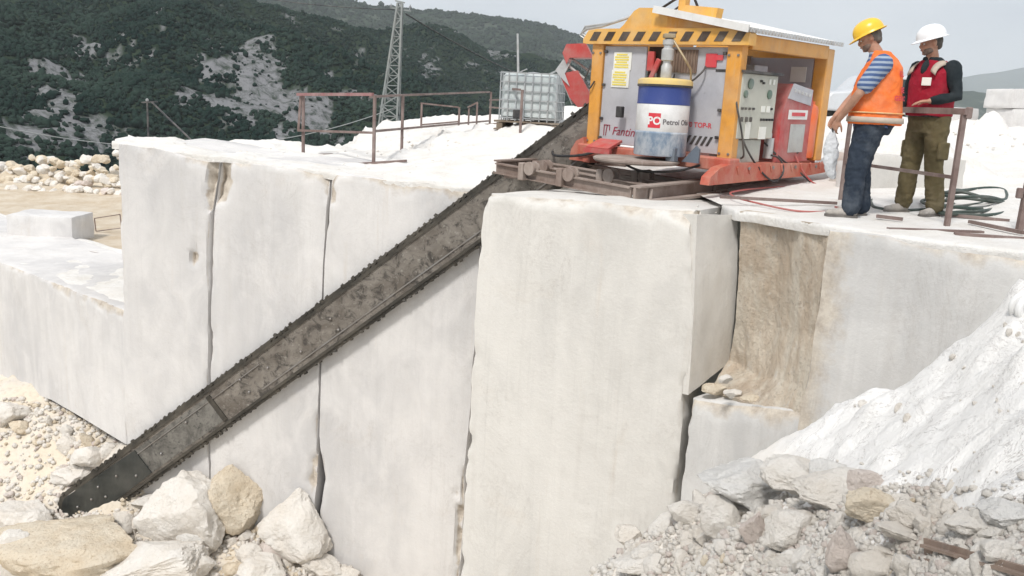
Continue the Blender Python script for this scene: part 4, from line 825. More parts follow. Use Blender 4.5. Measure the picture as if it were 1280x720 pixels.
for i in range(len(path)-1):
    s_, q_, k_ = path[i]; s2, q2, _ = path[i+1]; a_ = ap(s_, q_); b_ = ap(s2, q2); t.bar(a_, b_, .075, .045, up=nl)
    if i % 2 == 0:
        out = np.array([0, -1.0]) if k_ < 0 else (np.array([0, 1.0]) if k_ > 0 else np.array([s_-AL, q_-hw])/hw)
        hgt = .012+.026*rg.rand(); p0 = ap(s_, q_, rg.uniform(-.03, .03)); p1 = ap(s_+out[0]*hgt*1.6+.012, q_+out[1]*hgt*1.6, rg.uniform(-.03, .03)); t.bar(p0, p1, .045, .035+.02*rg.rand(), up=nl)
t.build('cutting_chain', railM, arm)
# ================================================================== DRUM
DP = L2W((1.22, -.52, .0)); DC = at_y(824, 194, DP[1]); DC = np.array([DC[0], DP[1], DC[2]])
Rd = .312
drum = empty('drum', tuple(DC), math.atan2(-DC[0], DC[1])*0+0, label='blue and white steel drum with yellow lid on the machine platform', cat='drum')
def dpart(prof, name, mat, parent=None, n=40):
    t = MB(); t.lathe(prof, n=n); o = t.build(name, mat, parent or drum, auto=40); return o
BARE = NT("scuffed_drum_steel"); c_ = BARE.mix(BARE.ramp(BARE.noise(6, 7, .7, stretch=(1, 1, .5)), [(.42, 0.0), (.6, 1.0)]), (.48, .52, .56), (.20, .27, .36)); c_ = BARE.mix(BARE.ramp(BARE.noise(11, 7, .75), [(.6, 0.0), (.7, .8)]), c_, (.10, .14, .22)); BARE.col(c_); BARE.rough(.5)
BLUEP = paint("blue_drum_paint", (.03, .055, .22), (.06, .09, .25), .45, wear=.4, scale=5, dirt=(.16, .18, .3)); BLUEP
Hd = .92
body_d = dpart([(.0, 0), (Rd*.97, 0), (Rd, .015), (Rd, Hd*.27), (Rd*1.018, Hd*.285), (Rd*1.018, Hd*.30), (Rd, Hd*.31)], 'drum_body', BARE.m)
dpart([(Rd*.999, Hd*.31), (Rd*1.003, Hd*.312), (Rd*1.003, Hd*.645), (Rd*.999, Hd*.65)], 'white_band', WHITEP, body_d)
dpart([(Rd*.999, Hd*.65), (Rd*1.012, Hd*.655), (Rd*1.012, Hd*.665), (Rd*1.0, Hd*.675), (Rd*1.0, Hd*.90), (Rd*.97, Hd*.905)], 'blue_band', BLUEP, body_d)
dpart([(0, Hd*.985), (Rd*.5, Hd*.985), (Rd*.93, Hd*.975), (Rd*1.03, Hd*.955), (Rd*1.045, Hd*.93), (Rd*1.045, Hd*.90), (Rd*.95, Hd*.895), (0, Hd*.895)][::-1], 'lid', paint("cream_yellow_lid", (.74, .55, .20), (.68, .52, .3), .5, wear=.5, scale=5))
dpart([(Rd*1.02, Hd*.87), (Rd*1.05, Hd*.875), (Rd*1.05, Hd*.895), (Rd*1.02, Hd*.90)], 'lid_rim', BLACK)
camang = math.atan2(CAM[1]-DC[1], CAM[0]-DC[0])
def wrap(V, a0, r, z0): return [(r*math.cos(a0+x/r), r*math.sin(a0+x/r), z0+y) for x, y, _ in V]
a0 = camang-.30
t = MB(); V = []; nn = 10
for j in range(2):
    for i in range(nn): a = a0-.24+.48*i/(nn-1); V.append((Rd*1.009*math.cos(a), Rd*1.009*math.sin(a), Hd*(.355+.185*j)))
t.add(V, grid_faces(nn, 2), 0, True); lg_ = t.build('logo_square', REDS, body_d, auto=None)
V, Fc = text_mb("PO", .125, bold=.004); V = V-np.array([V[:, 0].mean(), 0, 0]); t = MB(); t.add(wrap(V, a0+.0, Rd*1.014, Hd*.40), Fc); t.build('lettering', WHT, lg_, auto=None)
V, Fc = text_mb("Petrol Ofisi", .085, bold=.0015); t = MB(); t.add(wrap(V, a0+.32, Rd*1.011, Hd*.405), Fc); t.build('lettering', paint("dark_print", (.10, .09, .10), (.08, .08, .08), .6), body_d, auto=None)
t = MB(); t.lathe([(0, 0), (.06, 0), (.065, .02), (.065, .14), (.05, .17), (.05, .20), (.075, .21), (.075, .33), (.055, .35), (.055, .38), (.07, .39), (.07, .44), (.03, .46), (0, .46)], (0, 0, Hd*.98), 18); pm = t.build('pump', ZINC, drum)
t = MB(); t.box((.0, 0, Hd+.47), (.14, .12, .05), bev=.01); t.tube([(.0, .0, Hd+.46), (.05, -.03, Hd+.42), (.2, -.1, Hd+.2), (.28, -.05, Hd+.1), (.3, 0, Hd-.02)], .014); t.build('pump_fitting', paint("dull_brass", (.42, .33, .2), (.3, .25, .18), .45, .5), pm)
# ================================================================== UPPER BENCH OBJECTS
def upz(x, y): return float(upper(np.array([x]), np.array([y]))[0])+.015
def up_at(px, py, y0=8.0): return hit(upper, px, py, y0, 45, 3000)
RAILST = paint("brown_railing_steel", (.20, .14, .125), (.12, .085, .07), .7, .2, wear=.7, scale=9, dirt=(.42, .36, .33), bump=.2)
def railing(label, posts, bars, feet, r=.022, group=None, mat=RAILST):
    """posts [(px, py_base, py_top, dist)], bars/feet [((px,py,dist),(px,py,dist))]"""
    base = at_y(posts[0][0], posts[0][1], posts[0][3]); root = empty('railing', tuple(base), label=label, cat='railing', group=group)
    def L(p): return np.array(p)-base
    for px, pb, ptp, d in posts:
        p = at_y(px, pb, d); q = at_y(px+ (pb-ptp)*.0, ptp, d); q = np.array([p[0], p[1], q[2]]) if abs(q[0]-p[0]) < .12 else q
        p = p.copy(); p[2] = min(p[2], upz(p[0], p[1])+.0)-.03; t = MB(); t.bar(L(p), L(q), r*2, r*2, up=(.3, 1, 0)); t.build('post', mat, root)
    for a, b in bars: t = MB(); t.bar(L(at_y(*a)), L(at_y(*b)), r*1.8, r*1.8); t.build('bar', mat, root)
    for a, b in feet: t = MB(); t.bar(L(at_y(*a)), L(at_y(*b)), r*2.2, r*1.8); t.build('foot', mat, root)
    return root
PINKST = paint("faded_red_steel", (.30, .13, .13), (.2, .12, .11), .7, .1, wear=.8, scale=8, dirt=(.42, .36, .33))
ra = railing('rusty railing frame with a red top bar at the left edge of the bench', [(379, 195, 119, 16.0), (467, 204, 119, 14.7)], [((373, 163, 16.0), (468, 166, 14.7)), ((373, 164, 16.0), (376, 119, 16.0))],
        [((342, 194, 16.1), (416, 193, 15.9)), ((430, 206, 14.8), (508, 201, 14.5))])
t = MB(); b_ = at_y(379, 195, 16.0); t.bar(at_y(372, 118, 16.0)-b_, at_y(466, 118, 14.7)-b_, .05, .05); t.build('top_bar', PINKST, ra)
railing('long rusty railing running back across the white bench towards the water tank', [(502, 190, 119, 17.2), (612, 158, 115, 23.5)], [((463, 121, 14.9), (502, 119, 17.2)), ((502, 119, 17.2), (612, 115, 23.5)), ((468, 164, 14.9), (502, 161, 17.2)), ((502, 161, 17.2), (612, 151, 23.5)), ((612, 125, 23.5), (650, 124, 24.5)), ((612, 134, 23.5), (650, 137, 22.5))], [])
railing('thin railing frame standing behind the long rusty railing', [(526, 172, 129, 22), (573, 168, 134, 22.5)], [((526, 129, 22), (573, 134, 22.5)), ((526, 156, 22), (573, 152, 22.5)), ((526, 173, 22), (545, 174, 21.8))], [], r=.02)
railing('narrow railing gate of thin bars left of the water tank', [(585, 168, 135, 23), (595, 170, 128, 22.4)], [((585, 134, 23), (597, 128, 22.4)), ((573, 158, 22.6), (650, 152, 22.5)), ((578, 168, 23), (595, 170, 22.6))], [], r=.018)
railing('single upright post standing in front of the caged water tank', [(650, 171, 112, 17.3)], [((650, 112, 17.3), (628, 110, 19))], [], r=.022)
# right railing frame that the second worker leans on
B0 = at_z(1183, 285, .08); A0 = at_z(1050, 252, .08)
rr_ = empty('railing', tuple(B0), label='rusty railing frame that the man in the red vest rests his hand on', cat='railing')
def LB_(p): return np.array(p)-B0
zt = np.array([0, 0, 1.03])
t = MB(); t.bar(LB_(B0+[0, 0, -.05]), LB_(B0+zt), .042, .042); t.build('post', RAILST, rr_)
t = MB(); t.bar(LB_(A0+[0, 0, -.05]), LB_(A0+zt), .038, .038); t.build('post', RAILST, rr_)
t = MB(); t.bar(LB_(A0+zt), LB_(B0+zt+(B0-A0)*.02), .045, .055); t.build('top_bar', RAILST, rr_)
t = MB(); t.box(LB_(B0+zt*.99+[.03, -.02, 0]), (.05, .05, .10), bev=.008); t.build('corner_clamp', RAILST, rr_)
t = MB(); t.bar(LB_(A0+zt*.43), LB_(B0+zt*.44), .022, .032); t.build('middle_bar', RAILST, rr_)
t = MB(); t.bar(LB_(at_z(1110, 287, .10)), LB_(at_z(1228, 291, .10)), .05, .035); t.build('foot', RAILST, rr_)
B2 = at_z(1273, 293, .08)
r2 = empty('railing', tuple(B2), label='rusty railing post cut by the right edge of the photo', cat='railing')
t = MB(); t.bar((0, 0, -.05), (.02, 0, 1.0), .05, .05); t.build('post', RAILST, r2)
t = MB(); t.box((-.05, 0, .36), (.05, .05, .09), bev=.008); t.build('clamp', RAILST, r2)
t = MB(); t.bar((.0, 0, .45), (1.3, -.9, .45), .03, .04); t.build('middle_bar', RAILST, r2); t = MB(); t.bar((.0, 0, .98), (1.3, -.9, .98), .05, .05); t.build('top_bar', RAILST, r2)
t = MB(); t.bar((1.3, -.9, -.1), (1.3, -.9, 1.0), .05, .05); t.build('post', RAILST, r2)
t = MB(); a_ = at_z(1193, 293, .10)-B2; b_ = at_z(1320, 302, .10)-B2; t.bar(a_, b_, .05, .035); t.build('foot', RAILST, r2)
# loose bars on the ground at the right
for (x0, y0, x1, y1, lab) in ((1212, 277, 1280, 291, 'brown steel bar lying across the hose heap at the right railing post'), (1160, 266, 1262, 276, 'dark steel bar lying just in front of the hose heap'), (1096, 270, 1128, 274, 'short dark bar lying between the feet of the two workers'), (900, 246, 1046, 254, 'thin brown rod on the ground left of the orange vest man')):
    p, q = at_z(x0, y0, .125), at_z(x1, y1, .125); t = MB(); t.bar(p, q, .035, .03); tag(t.build('steel_bar', RAILST), lab, 'steel bar')
def cable(name, pts, r, mat, label, cat, n=60, seed=0, wob=.0, group=None):
    P = np.array(pts, float); s_ = np.linspace(0, len(P)-1, n); q = np.stack([np.interp(s_, np.arange(len(P)), P[:, c]) for c in range(3)], 1)
    m = max(3, n//len(P)//2*2+1); k_ = np.ones(m)/m; q = np.stack([np.convolve(np.pad(q[:, c], m//2, mode='edge'), k_, 'valid') for c in range(3)], 1)[:n]
    q[:, :2] += np.stack([vnoise(P3(s_*1.3, seed+0*s_)), vnoise(P3(s_*1.3, seed+7+0*s_))], 1)*wob; t = MB(); t.tube(q, r, 7); return tag(t.build(name, mat), label, cat, group)
HOSE = paint("dark_green_rubber", (.03, .055, .045), (.05, .065, .055), .6, wear=.5, dirt=(.3, .28, .25)); REDW = paint("red_cable_rubber", (.42, .09, .08), (.35, .12, .1), .6, wear=.4)
rg = np.random.RandomState(11)
HL = ['dark green hose coiled at the top of the heap behind the railing', 'dark green hose looping out of the left side of the heap', 'dark green hose along the far side of the heap', 'dark green hose stretched towards the right railing post', 'dark green hose trailing left past the feet of the red vest man', 'dark green hose flattened at the bottom of the heap']
for i in range(6):
    cx, cy = 1190+rg.rand()*40, 266-rg.rand()*10; pts = []
    for k_ in range(14):
        a = k_*.8+i; rx, ry = 38+rg.rand()*22, 6+rg.rand()*5; px_, py_ = cx+rx*math.cos(a)+(k_*2 if i in (0, 3) else 0), cy+ry*math.sin(a); p = at_z(px_, py_, .10); p[2] = .10+.02+.035*i*rg.rand()+.05*rg.rand(); pts.append(p)
    if i == 4: pts = [at_z(x, y, .11) for x, y in ((1250, 262), (1200, 258), (1160, 262), (1120, 264), (1092, 259), (1085, 250), (1100, 246), (1150, 252), (1190, 262))]
    if i == 3: pts += [at_z(x, y, .12) for x, y in ((1250, 268), (1275, 264), (1320, 272))]
    cable('hose', pts, .017, HOSE, HL[i], 'hose', 120, i, .02)
cable('power_cable', [at_z(x, y, .095) for x, y in ((1042, 258), (1060, 262), (1005, 266), (960, 258), (918, 246), (912, 240), (940, 236), (1000, 232), (1040, 226))], .010, REDW, 'thin red cable looping on the ground in front of the machine', 'cable', 90, 3, .03)
cable('power_cable', [at_z(x, y, .10) for x, y in ((1195, 214), (1230, 216), (1260, 219), (1330, 222))], .009, REDW, 'thin reddish cable on the white ground behind the right railing post', 'cable', 50, 5, .05)
# pale block behind the workers with a heap of stone powder
bw = at_z(1087, 240, .1); bx = at_z(1206, 243, .1)
def stone_box(label, p, q, h, back, mat, name='marble_block', seed=0, cat='marble block', raw=.25):
    p = np.array(p, float); q = np.array(q, float); e = q-p; L_ = np.linalg.norm(e[:2]); e = e/np.linalg.norm(e); nn = np.array([-e[1], e[0], 0]); n_ = 14
    V = []; Fc = []
    D, F0 = None, None
    bm = bmesh.new(); bmesh.ops.create_cube(bm, size=1); bmesh.ops.subdivide_edges(bm, edges=bm.edges, cuts=9, use_grid_fill=True); X = np.array([v.co[:] for v in bm.verts]); Fc = [tuple(v.index for v in f.verts) for f in bm.faces]; bm.free()
    # slightly rounded and broken edges
    near = (np.abs(X) > .44).sum(1); W_ = X*np.array([L_, back, h]); ctr = (p+q)/2+nn*back/2+np.array([0, 0, h/2]); W_ = W_*(1-.03*(near >= 2))[:, None]
    P = ctr+W_[:, :1]*e+W_[:, 1:2]*nn+W_[:, 2:]*np.array([0, 0, 1]); P = P+fbm(P*3+seed, 4, seed)[:, None]*.03*(X/np.linalg.norm(X, axis=1)[:, None])
    o = mesh_obj(name, P, Fc, mat, smooth=True, auto=35); at = o.data.attributes.new('raw', 'FLOAT', 'POINT'); at.data.foreach_set('value', np.where(near >= 2, raw, 0.0)); return tag(o, label, cat)
stone_box('low pale marble block on the ground behind the two workers', bw-[0, 0, .06], bx-[0, 0, .06], .52, .9, M_MARBLE_W, seed=3)
aw = at_z(1042, 236, .1); stone_box('small pale marble block beside the white bag, left of the orange vest man', aw-[0, 0, .06], at_z(1078, 240, .1)-[0, 0, .06], .42, .6, M_MARBLE_B, seed=5)
def heap(label, px, pyb, d, wpx, hpx, seed, mat=M_DUST, name='powder_heap', cat='powder heap', depthk=.8):
    c = at_y(px, pyb, d); W_ = wpx*d/F_PX; H_ = hpx*d/F_PX; nx = 70; g = np.linspace(-1.15, 1.15, nx); X, Y = np.meshgrid(g, g); r = np.hypot(X, Y)
    z = np.where(r < 1, .5+.5*np.cos(np.clip(r, 0, 1)*math.pi), -.1*(r-1))*H_*(1+.35*fbm(P3(X*2, Y*2, seed), 4, seed))+fbm(P3(X*6, Y*6, seed), 4, seed+1)*.06*H_
    V = np.stack([c[0]+X*W_/2, c[1]+Y*W_*depthk/2, upper(c[0]+X*W_/2, c[1]+Y*W_*depthk/2)-.03+z], -1).reshape(-1, 3); return tag(mesh_obj(name, V, grid_faces(nx, nx), mat, smooth=True), label, cat)
heap('white stone powder heap piled up behind the two workers', 1125, 203, 13.2, 330, 44, 3)
heap('white stone powder heap beyond the railing near the far right blocks', 1236, 178, 24, 70, 24, 7)
far = [((1262, 141), (1290, 141), 30, 29), ((1262, 163), (1290, 163), 24, 29)]
for i, (lab, a_, b_, zt_, d) in enumerate((('upper of the two stacked pale blocks at the far right', (1264, 136), (1330, 138), 24, 29), ('lower of the two stacked pale blocks at the far right', (1262, 166), (1335, 168), 29, 29), ('far white block seen just right of the red vest man', (1188, 158), (1221, 158), 22, 31))):
    p, q = at_y(*a_, d), at_y(*b_, d+.6); stone_box(lab, p, q, zt_*d/F_PX, 1.2, M_MARBLE, seed=20+i)
# ---------------- water tank in its cage on a pallet
d_t = 18.3; TB = at_y(664, 158, d_t); tank = empty('water_tank', tuple(TB), rad(-12), label='caged translucent water tank on a wooden pallet behind the railings', cat='water tank')
TW, TD, TH = 1.14, .95, .92; PLA = NT("dusty_translucent_plastic"); c_ = PLA.mix(PLA.ramp(PLA.noise(3, 5, .6, vec=PLA.tc.outputs['Object']), [(.4, 0.0), (.65, 1.0)]), (.44, .49, .49), (.56, .59, .58)); PLA.col(c_); PLA.rough(.35)
t = MB(); t.box((0, 0, .12+TH*.5), (TW-.06, TD-.06, TH-.02), bev=.06); t.build('bottle', PLA.m, tank)
CAGE = paint("galvanised_cage", (.42, .44, .45), (.3, .3, .3), .45, .5, wear=.5)
for z_ in np.linspace(.16, .12+TH, 6):
    t = MB(); c4 = [(-TW/2, -TD/2, z_), (TW/2, -TD/2, z_), (TW/2, TD/2, z_), (-TW/2, TD/2, z_), (-TW/2, -TD/2, z_)]
    for a_, b_ in zip(c4[:-1], c4[1:]): t.bar(a_, b_, .022)
    t.build('cage_ring', CAGE, tank)
for k_ in range(8):
    x = -TW/2+TW*k_/7
    for y in (-TD/2, TD/2): t = MB(); t.bar((x, y, .1), (x, y, .12+TH), .022); t.build('cage_bar', CAGE, tank)
for k_ in range(1, 5):
    for x in (-TW/2, TW/2): t = MB(); y = -TD/2+TD*k_/5; t.bar((x, y, .1), (x, y, .12+TH), .022); t.build('cage_bar', CAGE, tank)
t = MB(); t.lathe([(0, 0), (.12, 0), (.12, .05), (0, .06)], (0, 0, .10+TH), 18); t.build('cap', GREYP, tank)
t = MB(); t.box((-.2, -TD/2-.02, .24), (.17, .05, .17), bev=.02); t.build('outlet_valve', BLACK, tank)
t = MB(); t.bar((-.22, -TD/2, .12+TH), (-.05, -TD/2, .2+TH), .02); t.bar((.3, .1, .14+TH), (.42, .1, .2+TH), .03); t.build('top_strap', CAGE, tank)
WOOD = paint("weathered_pallet_wood", (.17, .13, .09), (.11, .08, .06), .85, wear=.7, scale=6, dirt=(.35, .3, .25), bump=.3)
t = MB()
for x in (-.55, 0, .55): t.box((x, 0, -.0), (.12, 1.05, .12), bev=.008)
for y in (-.48, -.24, 0, .24, .48): t.box((.0, y, .085), (1.32, .13, .035), bev=.004)
for y in (-.48, .48): t.box((0, y, -.07), (1.32, .13, .03), bev=.004)
t.build('pallet', WOOD, tank)
t = MB(); p_ = at_y(648, 168, 18.9)-TB; 
PB = at_y(647, 150, 19.6); t = MB(); t.tube([PB-[0, 0, .3], at_y(648, 110, 19.6), at_y(647, 42, 19.6)], [.03, .028, .022], 8); pole_ = t.build('metal_pole', ZINC); tag(pole_, 'tall thin grey metal pole rising behind the water tank', 'pole')
# ---------------- lattice pylon, leaning
d_p = 60; pb_ = at_y(486, 158, d_p); pt_ = at_y(500, 4, d_p); pyl = empty('lattice_pylon', tuple(pb_), label='tall pale lattice power pylon leaning right above the white mound', cat='power pylon')
PYM = paint("pale_pylon_steel", (.30, .32, .31), (.2, .21, .2), .6, .3, wear=.4, scale=1.5); ax_ = pt_-pb_; HP = np.linalg.norm(ax_)
def pw(t): return .60*(1-t)+.15*t
def corner(t, k): 
    sx, sy = ((-1, -1), (1, -1), (1, 1), (-1, 1))[k % 4]; return ax_*t+np.array([sx*pw(t), sy*pw(t), 0])
for k_ in range(4): t = MB(); t.bar(corner(0, k_), corner(1, k_), .11); t.build('leg', PYM, pyl)
nlev = 13; lv = [1-(1-i/nlev)**1.12 for i in range(nlev+1)]
for k_ in range(4):
    t = MB()
    for i in range(nlev):
        t.bar(corner(lv[i], k_+(i % 2)), corner(lv[i+1], k_+1-(i % 2)), .065); t.bar(corner(lv[i+1], k_), corner(lv[i+1], k_+1), .05)
    t.build('lattice_bracing', PYM, pyl)
t = MB(); c_ = ax_*.955; t.bar(c_+[-.6, 0, .05], c_+[.75, 0, -.1], .10); t.bar(c_+[-.3, 0, .5], c_+[.35, 0, .4], .08); t.build('cross_arm', PYM, pyl)
INS = paint("grey_insulator", (.30, .31, .32), (.22, .22, .22), .4)
for dx in (-.55, .7):
    t = MB(); t.lathe([(.03, 0), (.09, .02), (.09, .06), (.04, .08), (.09, .10), (.09, .14), (.03, .16), (.03, .25)], c_+[dx, 0, .05], 10); t.build('insulator', INS, pyl)
WIRE = paint("dark_wire", (.05, .05, .055), (.06, .06, .06), .6); WIREL = paint("pale_wire", (.36, .38, .38), (.3, .3, .3), .6)
def wire(a, b, sag, r, mat, label, n=40):
    a = np.array(a, float); b = np.array(b, float); P = [a+(b-a)*t-np.array([0, 0, 4*sag*t*(1-t)]) for t in np.linspace(0, 1, n)]; t_ = MB(); t_.tube(P, r, 6); return tag(t_.build('overhead_wire', mat), label, 'wire')
wire(at_y(507, 17, 60), at_y(760, 118, 130), 1.5, .05, WIRE, 'dark overhead wire sagging right from the pylon top')
wire(at_y(493, 12, 60), at_y(230, -22, 70), .4, .03, WIRE, 'dark overhead wire running left from the pylon top out of the photo')
wire(at_y(-150, 118, 42), at_y(500, 132, 60), 2.6, .028, WIREL, 'pale thin wire sagging across the dark hillside')
UP0 = at_y(186, 185, 34); up_ = empty('utility_pole', tuple(UP0), label='small dark utility pole with a slanted strut beyond the left block', cat='utility pole')
t = MB(); t.tube([(0, 0, -.5), at_y(184, 127, 34)-UP0], [.045, .035], 8); t.build('pole', WIRE, up_)
t = MB(); t.tube([at_y(190, 128, 34)-UP0, at_y(240, 176, 33)-UP0], [.035, .035], 8); t.build('strut', WIRE, up_)
t = MB(); t.bar(at_y(177, 128, 34)-UP0, at_y(197, 127, 34)-UP0, .05); t.build('cross_arm', WIRE, up_)
t = MB(); t.lathe([(.03, 0), (.06, .02), (.06, .08), (.02, .12)], at_y(184, 127, 34)-UP0, 8); t.build('insulator', INS, up_)
# ---------------- pale car behind the machine
d_c = 33; CB = at_y(1090, 153, d_c); car = empty('parked_car', tuple(CB+[0, 0, 0]), rad(8), label='silver white off-road car parked behind the machine, mostly hidden', cat='car')
CARP = paint("silver_white_car_paint", (.62, .64, .66), (.55, .57, .58), .3, .2, wear=.2); CG = NT("car_glass"); CG.col((.04, .055, .06)); CG.rough(.08)
prof = [(-2.2, .35), (-2.25, .75), (-2.15, .98), (-1.2, 1.08), (-.75, 1.55), (-.5, 1.66), (1.5, 1.68), (2.05, 1.55), (2.2, 1.0), (2.25, .45), (2.1, .32)]
t = MB(); t.prism(prof, (0, -.85, 0), (1, 0, 0), (0, 0, 1), (0, 1, 0), 1.7); bo = t.build('body', CARP, car, auto=30); m_ = bo.modifiers.new('bevel', 'BEVEL'); m_.width = .07; m_.segments = 2; m_.limit_method = 'ANGLE'
for wd in ([(-1.0, 1.1), (-.68, 1.52), (-.1, 1.55), (-.1, 1.1)], [(-.02, 1.1), (-.02, 1.55), (.85, 1.55), (.85, 1.1)], [(.93, 1.1), (.93, 1.55), (1.75, 1.52), (1.95, 1.1)]):
    for yy in (-.862, .852): t = MB(); t.prism(wd, (0, yy, 0), (1, 0, 0), (0, 0, 1), (0, 1, 0), .01); t.build('window', CG.m, car)
for x in (-1.4, 1.35):
    for y in (-.88, .68):
        t = MB(); t.lathe([(.18, 0), (.34, 0), (.37, .04), (.37, .16), (.34, .2), (.18, .2)], (x, y, .36), 24, rot=Matrix.Rotation(rad(-90), 3, 'X')); wh = t.build('wheel', BLACK, car)
        t = MB(); t.lathe([(0, 0), (.17, 0), (.2, .02), (.2, .1), (0, .1)], (x, y-.01 if y < 0 else y+.11, .36), 12, rot=Matrix.Rotation(rad(-90), 3, 'X')); t.build('rim', ZINC, wh)
t = MB(); t.box((-1.0, -.95, 1.12), (.12, .2, .16), bev=.03); t.build('mirror', BLACK, car)
t = MB(); t.box((-2.2, -.6, .82), (.08, .35, .18), bev=.03); t.build('headlight', GLASSG, car)
t = MB(); t.box((2.22, -.7, .95), (.06, .2, .35), bev=.02); t.build('tail_light', REDS, car)
t = MB(); t.box((0, -.87, .62), (2.0, .03, .08), bev=.01); t.build('side_moulding', BLACK, car)
# ================================================================== LEFT MIDDLE BENCH OBJECTS
mb0 = at_z(37, 309, -2.57); mb1 = at_z(106, 303, -2.57)
p0 = at_z(8, 300, -2.57)
stone_box('squared white marble block lying on the sandy floor left of the wall', at_z(8, 303, -2.62), at_z(92, 307, -2.62), .62, 1.1, M_MARBLE, seed=31, raw=.05)
wf = at_z(120, 288, -2.55); wfo = empty('wire_frame', tuple(wf), label='thin rusty wire frame standing on the sand beside the squared block', cat='wire frame')
c4 = [at_y(x, y, wf[1])-wf for x, y in ((118, 273), (150, 268), (152, 285), (120, 289))]
for a_, b_ in zip(c4, c4[1:]+c4[:1]): t = MB(); t.bar(a_, b_, .02); t.build('rod', RAILST, wfo)
cable('hose', [at_z(x, y, -2.50) for x, y in ((100, 313), (118, 316), (135, 321), (152, 325))], .02, RAILST, 'thin brown pipe lying on the sand right of the squared block', 'pipe', 30, 2, .05)
# ================================================================== ROCKS
ALLR = {'w': M_ROCKW, 'g': M_ROCKG, 't': M_ROCKT, 'p': M_ROCKP}
def rock_px(label, fn, cx, cy, wpx, hpx, kind, seed, name='boulder', cat='boulder', y0=1.5, y1=16, dk=.75, rot=0, tilt=0.0, planes=11, sink=0.0, sub=4, rough=.07, dist=None, group=None, bump=0.0, taper=0.0):
    """boulder resting on the ground: its foot is where the sight line through its lower edge meets the terrain"""
    if dist is None:
        g = hit(fn, cx, cy+hpx*.34, y0, y1); d = g[1]
    else: d = dist
    c = at_y(cx, cy, d); W_ = wpx*np.linalg.norm(c-CAM)/F_PX; H_ = hpx*np.linalg.norm(c-CAM)/F_PX
    V, Fc = rock_verts(seed, (W_, W_*dk, H_), planes, sub, rough); V[:, :2] *= (1-taper*np.clip(V[:, 2:]/(H_/2)+.2, -.3, 1)); R3 = np.array(Matrix.Rotation(rad(tilt), 3, 'Y')); V = V@R3.T
    # keep the picture size after tilting
    sx, sz = W_/np.ptp(V[:, 0]), H_/np.ptp(V[:, 2]); V = V*np.array([sx, 1, sz]); Rz = np.array(Matrix.Rotation(rad(rot), 3, 'Z')); V = V@Rz.T
    o = mesh_obj(name, V, Fc, ALLR[kind], smooth=True, auto=28); o.location = tuple(c); return tag(o, label, cat, group)
BOUL = [
 (82, 694, 176, 78, 't', 'big flat tan boulder right under the tip of the saw arm', 0, 5),
 (228, 644, 106, 100, 'w', 'cracked cream boulder with a brown hollow on top, right of the arm tip', -28, 11),
 (288, 628, 82, 88, 't', 'tan shaded boulder wedged behind the cracked cream boulder', 20, 12),
 (367, 655, 88, 92, 'w', 'pointed white boulder standing at the foot of the wall', 10, 47),
 (186, 706, 130, 58, 'w', 'bright white slab boulder at the bottom edge, below the cracked one', -20, 14),
 (222, 618, 112, 30, 'w', 'long pale slab tucked under the lower edge of the saw arm', -32, 15),
 (30, 650, 70, 44, 'w', 'pale boulder at the left edge above the tan boulder', 0, 16),
 (18, 700, 60, 70, 'w', 'white boulder in the bottom left corner', 30, 17),
 (252, 672, 50, 52, 'g', 'grey shaded stone between the cracked boulder and the pointed boulder', 10, 18),
 (400, 707, 52, 26, 'w', 'small square white stone at the bottom of the wall', 0, 19),
 (325, 711, 62, 28, 'w', 'flat white stone at the bottom edge below the pointed boulder', 0, 20),
 (311, 691, 30, 22, 'w', 'small round white stone left of the pointed boulder', 0, 21),
 (340, 690, 34, 20, 'p', 'small brownish stone just under the pointed boulder', 15, 22),
 (247, 566, 48, 26, 'w', 'white stone against the wall right behind the saw arm', 25, 23),
 (118, 572, 46, 32, 'w', 'white stone above the saw arm at the corner of the wall', -20, 24),
 (96, 590, 60, 26, 'w', 'powdery white stone resting along the upper edge of the arm', -30, 25),
 (12, 516, 44, 26, 'w', 'smooth pale stone under the marble ledge at the left edge', 0, 26),
 (24, 534, 22, 16, 't', 'small yellowish stone under the marble ledge', 0, 27),
 (240, 712, 50, 26, 'w', 'pale stone at the bottom edge right of the white slab', 0, 28),
 (430, 716, 40, 16, 'w', 'low white stone at the bottom edge under the wide block', 0, 29),
]
for i, (cx, cy, wp, hp, kd, lab, tl, sd_) in enumerate(BOUL):
    dd = None
    if i in (5,): dd = 13.25
    if i in (13,): dd = 13.4
    if i in (14, 15): dd = 13.8
    rock_px(lab, lower, cx, cy, wp, hp, kd, sd_, tilt=tl, y0=9, y1=16, dist=dd, dk=.8, taper={3: .62, 1: .12, 2: -.25}.get(i, 0), sub=5 if wp > 60 else 4)
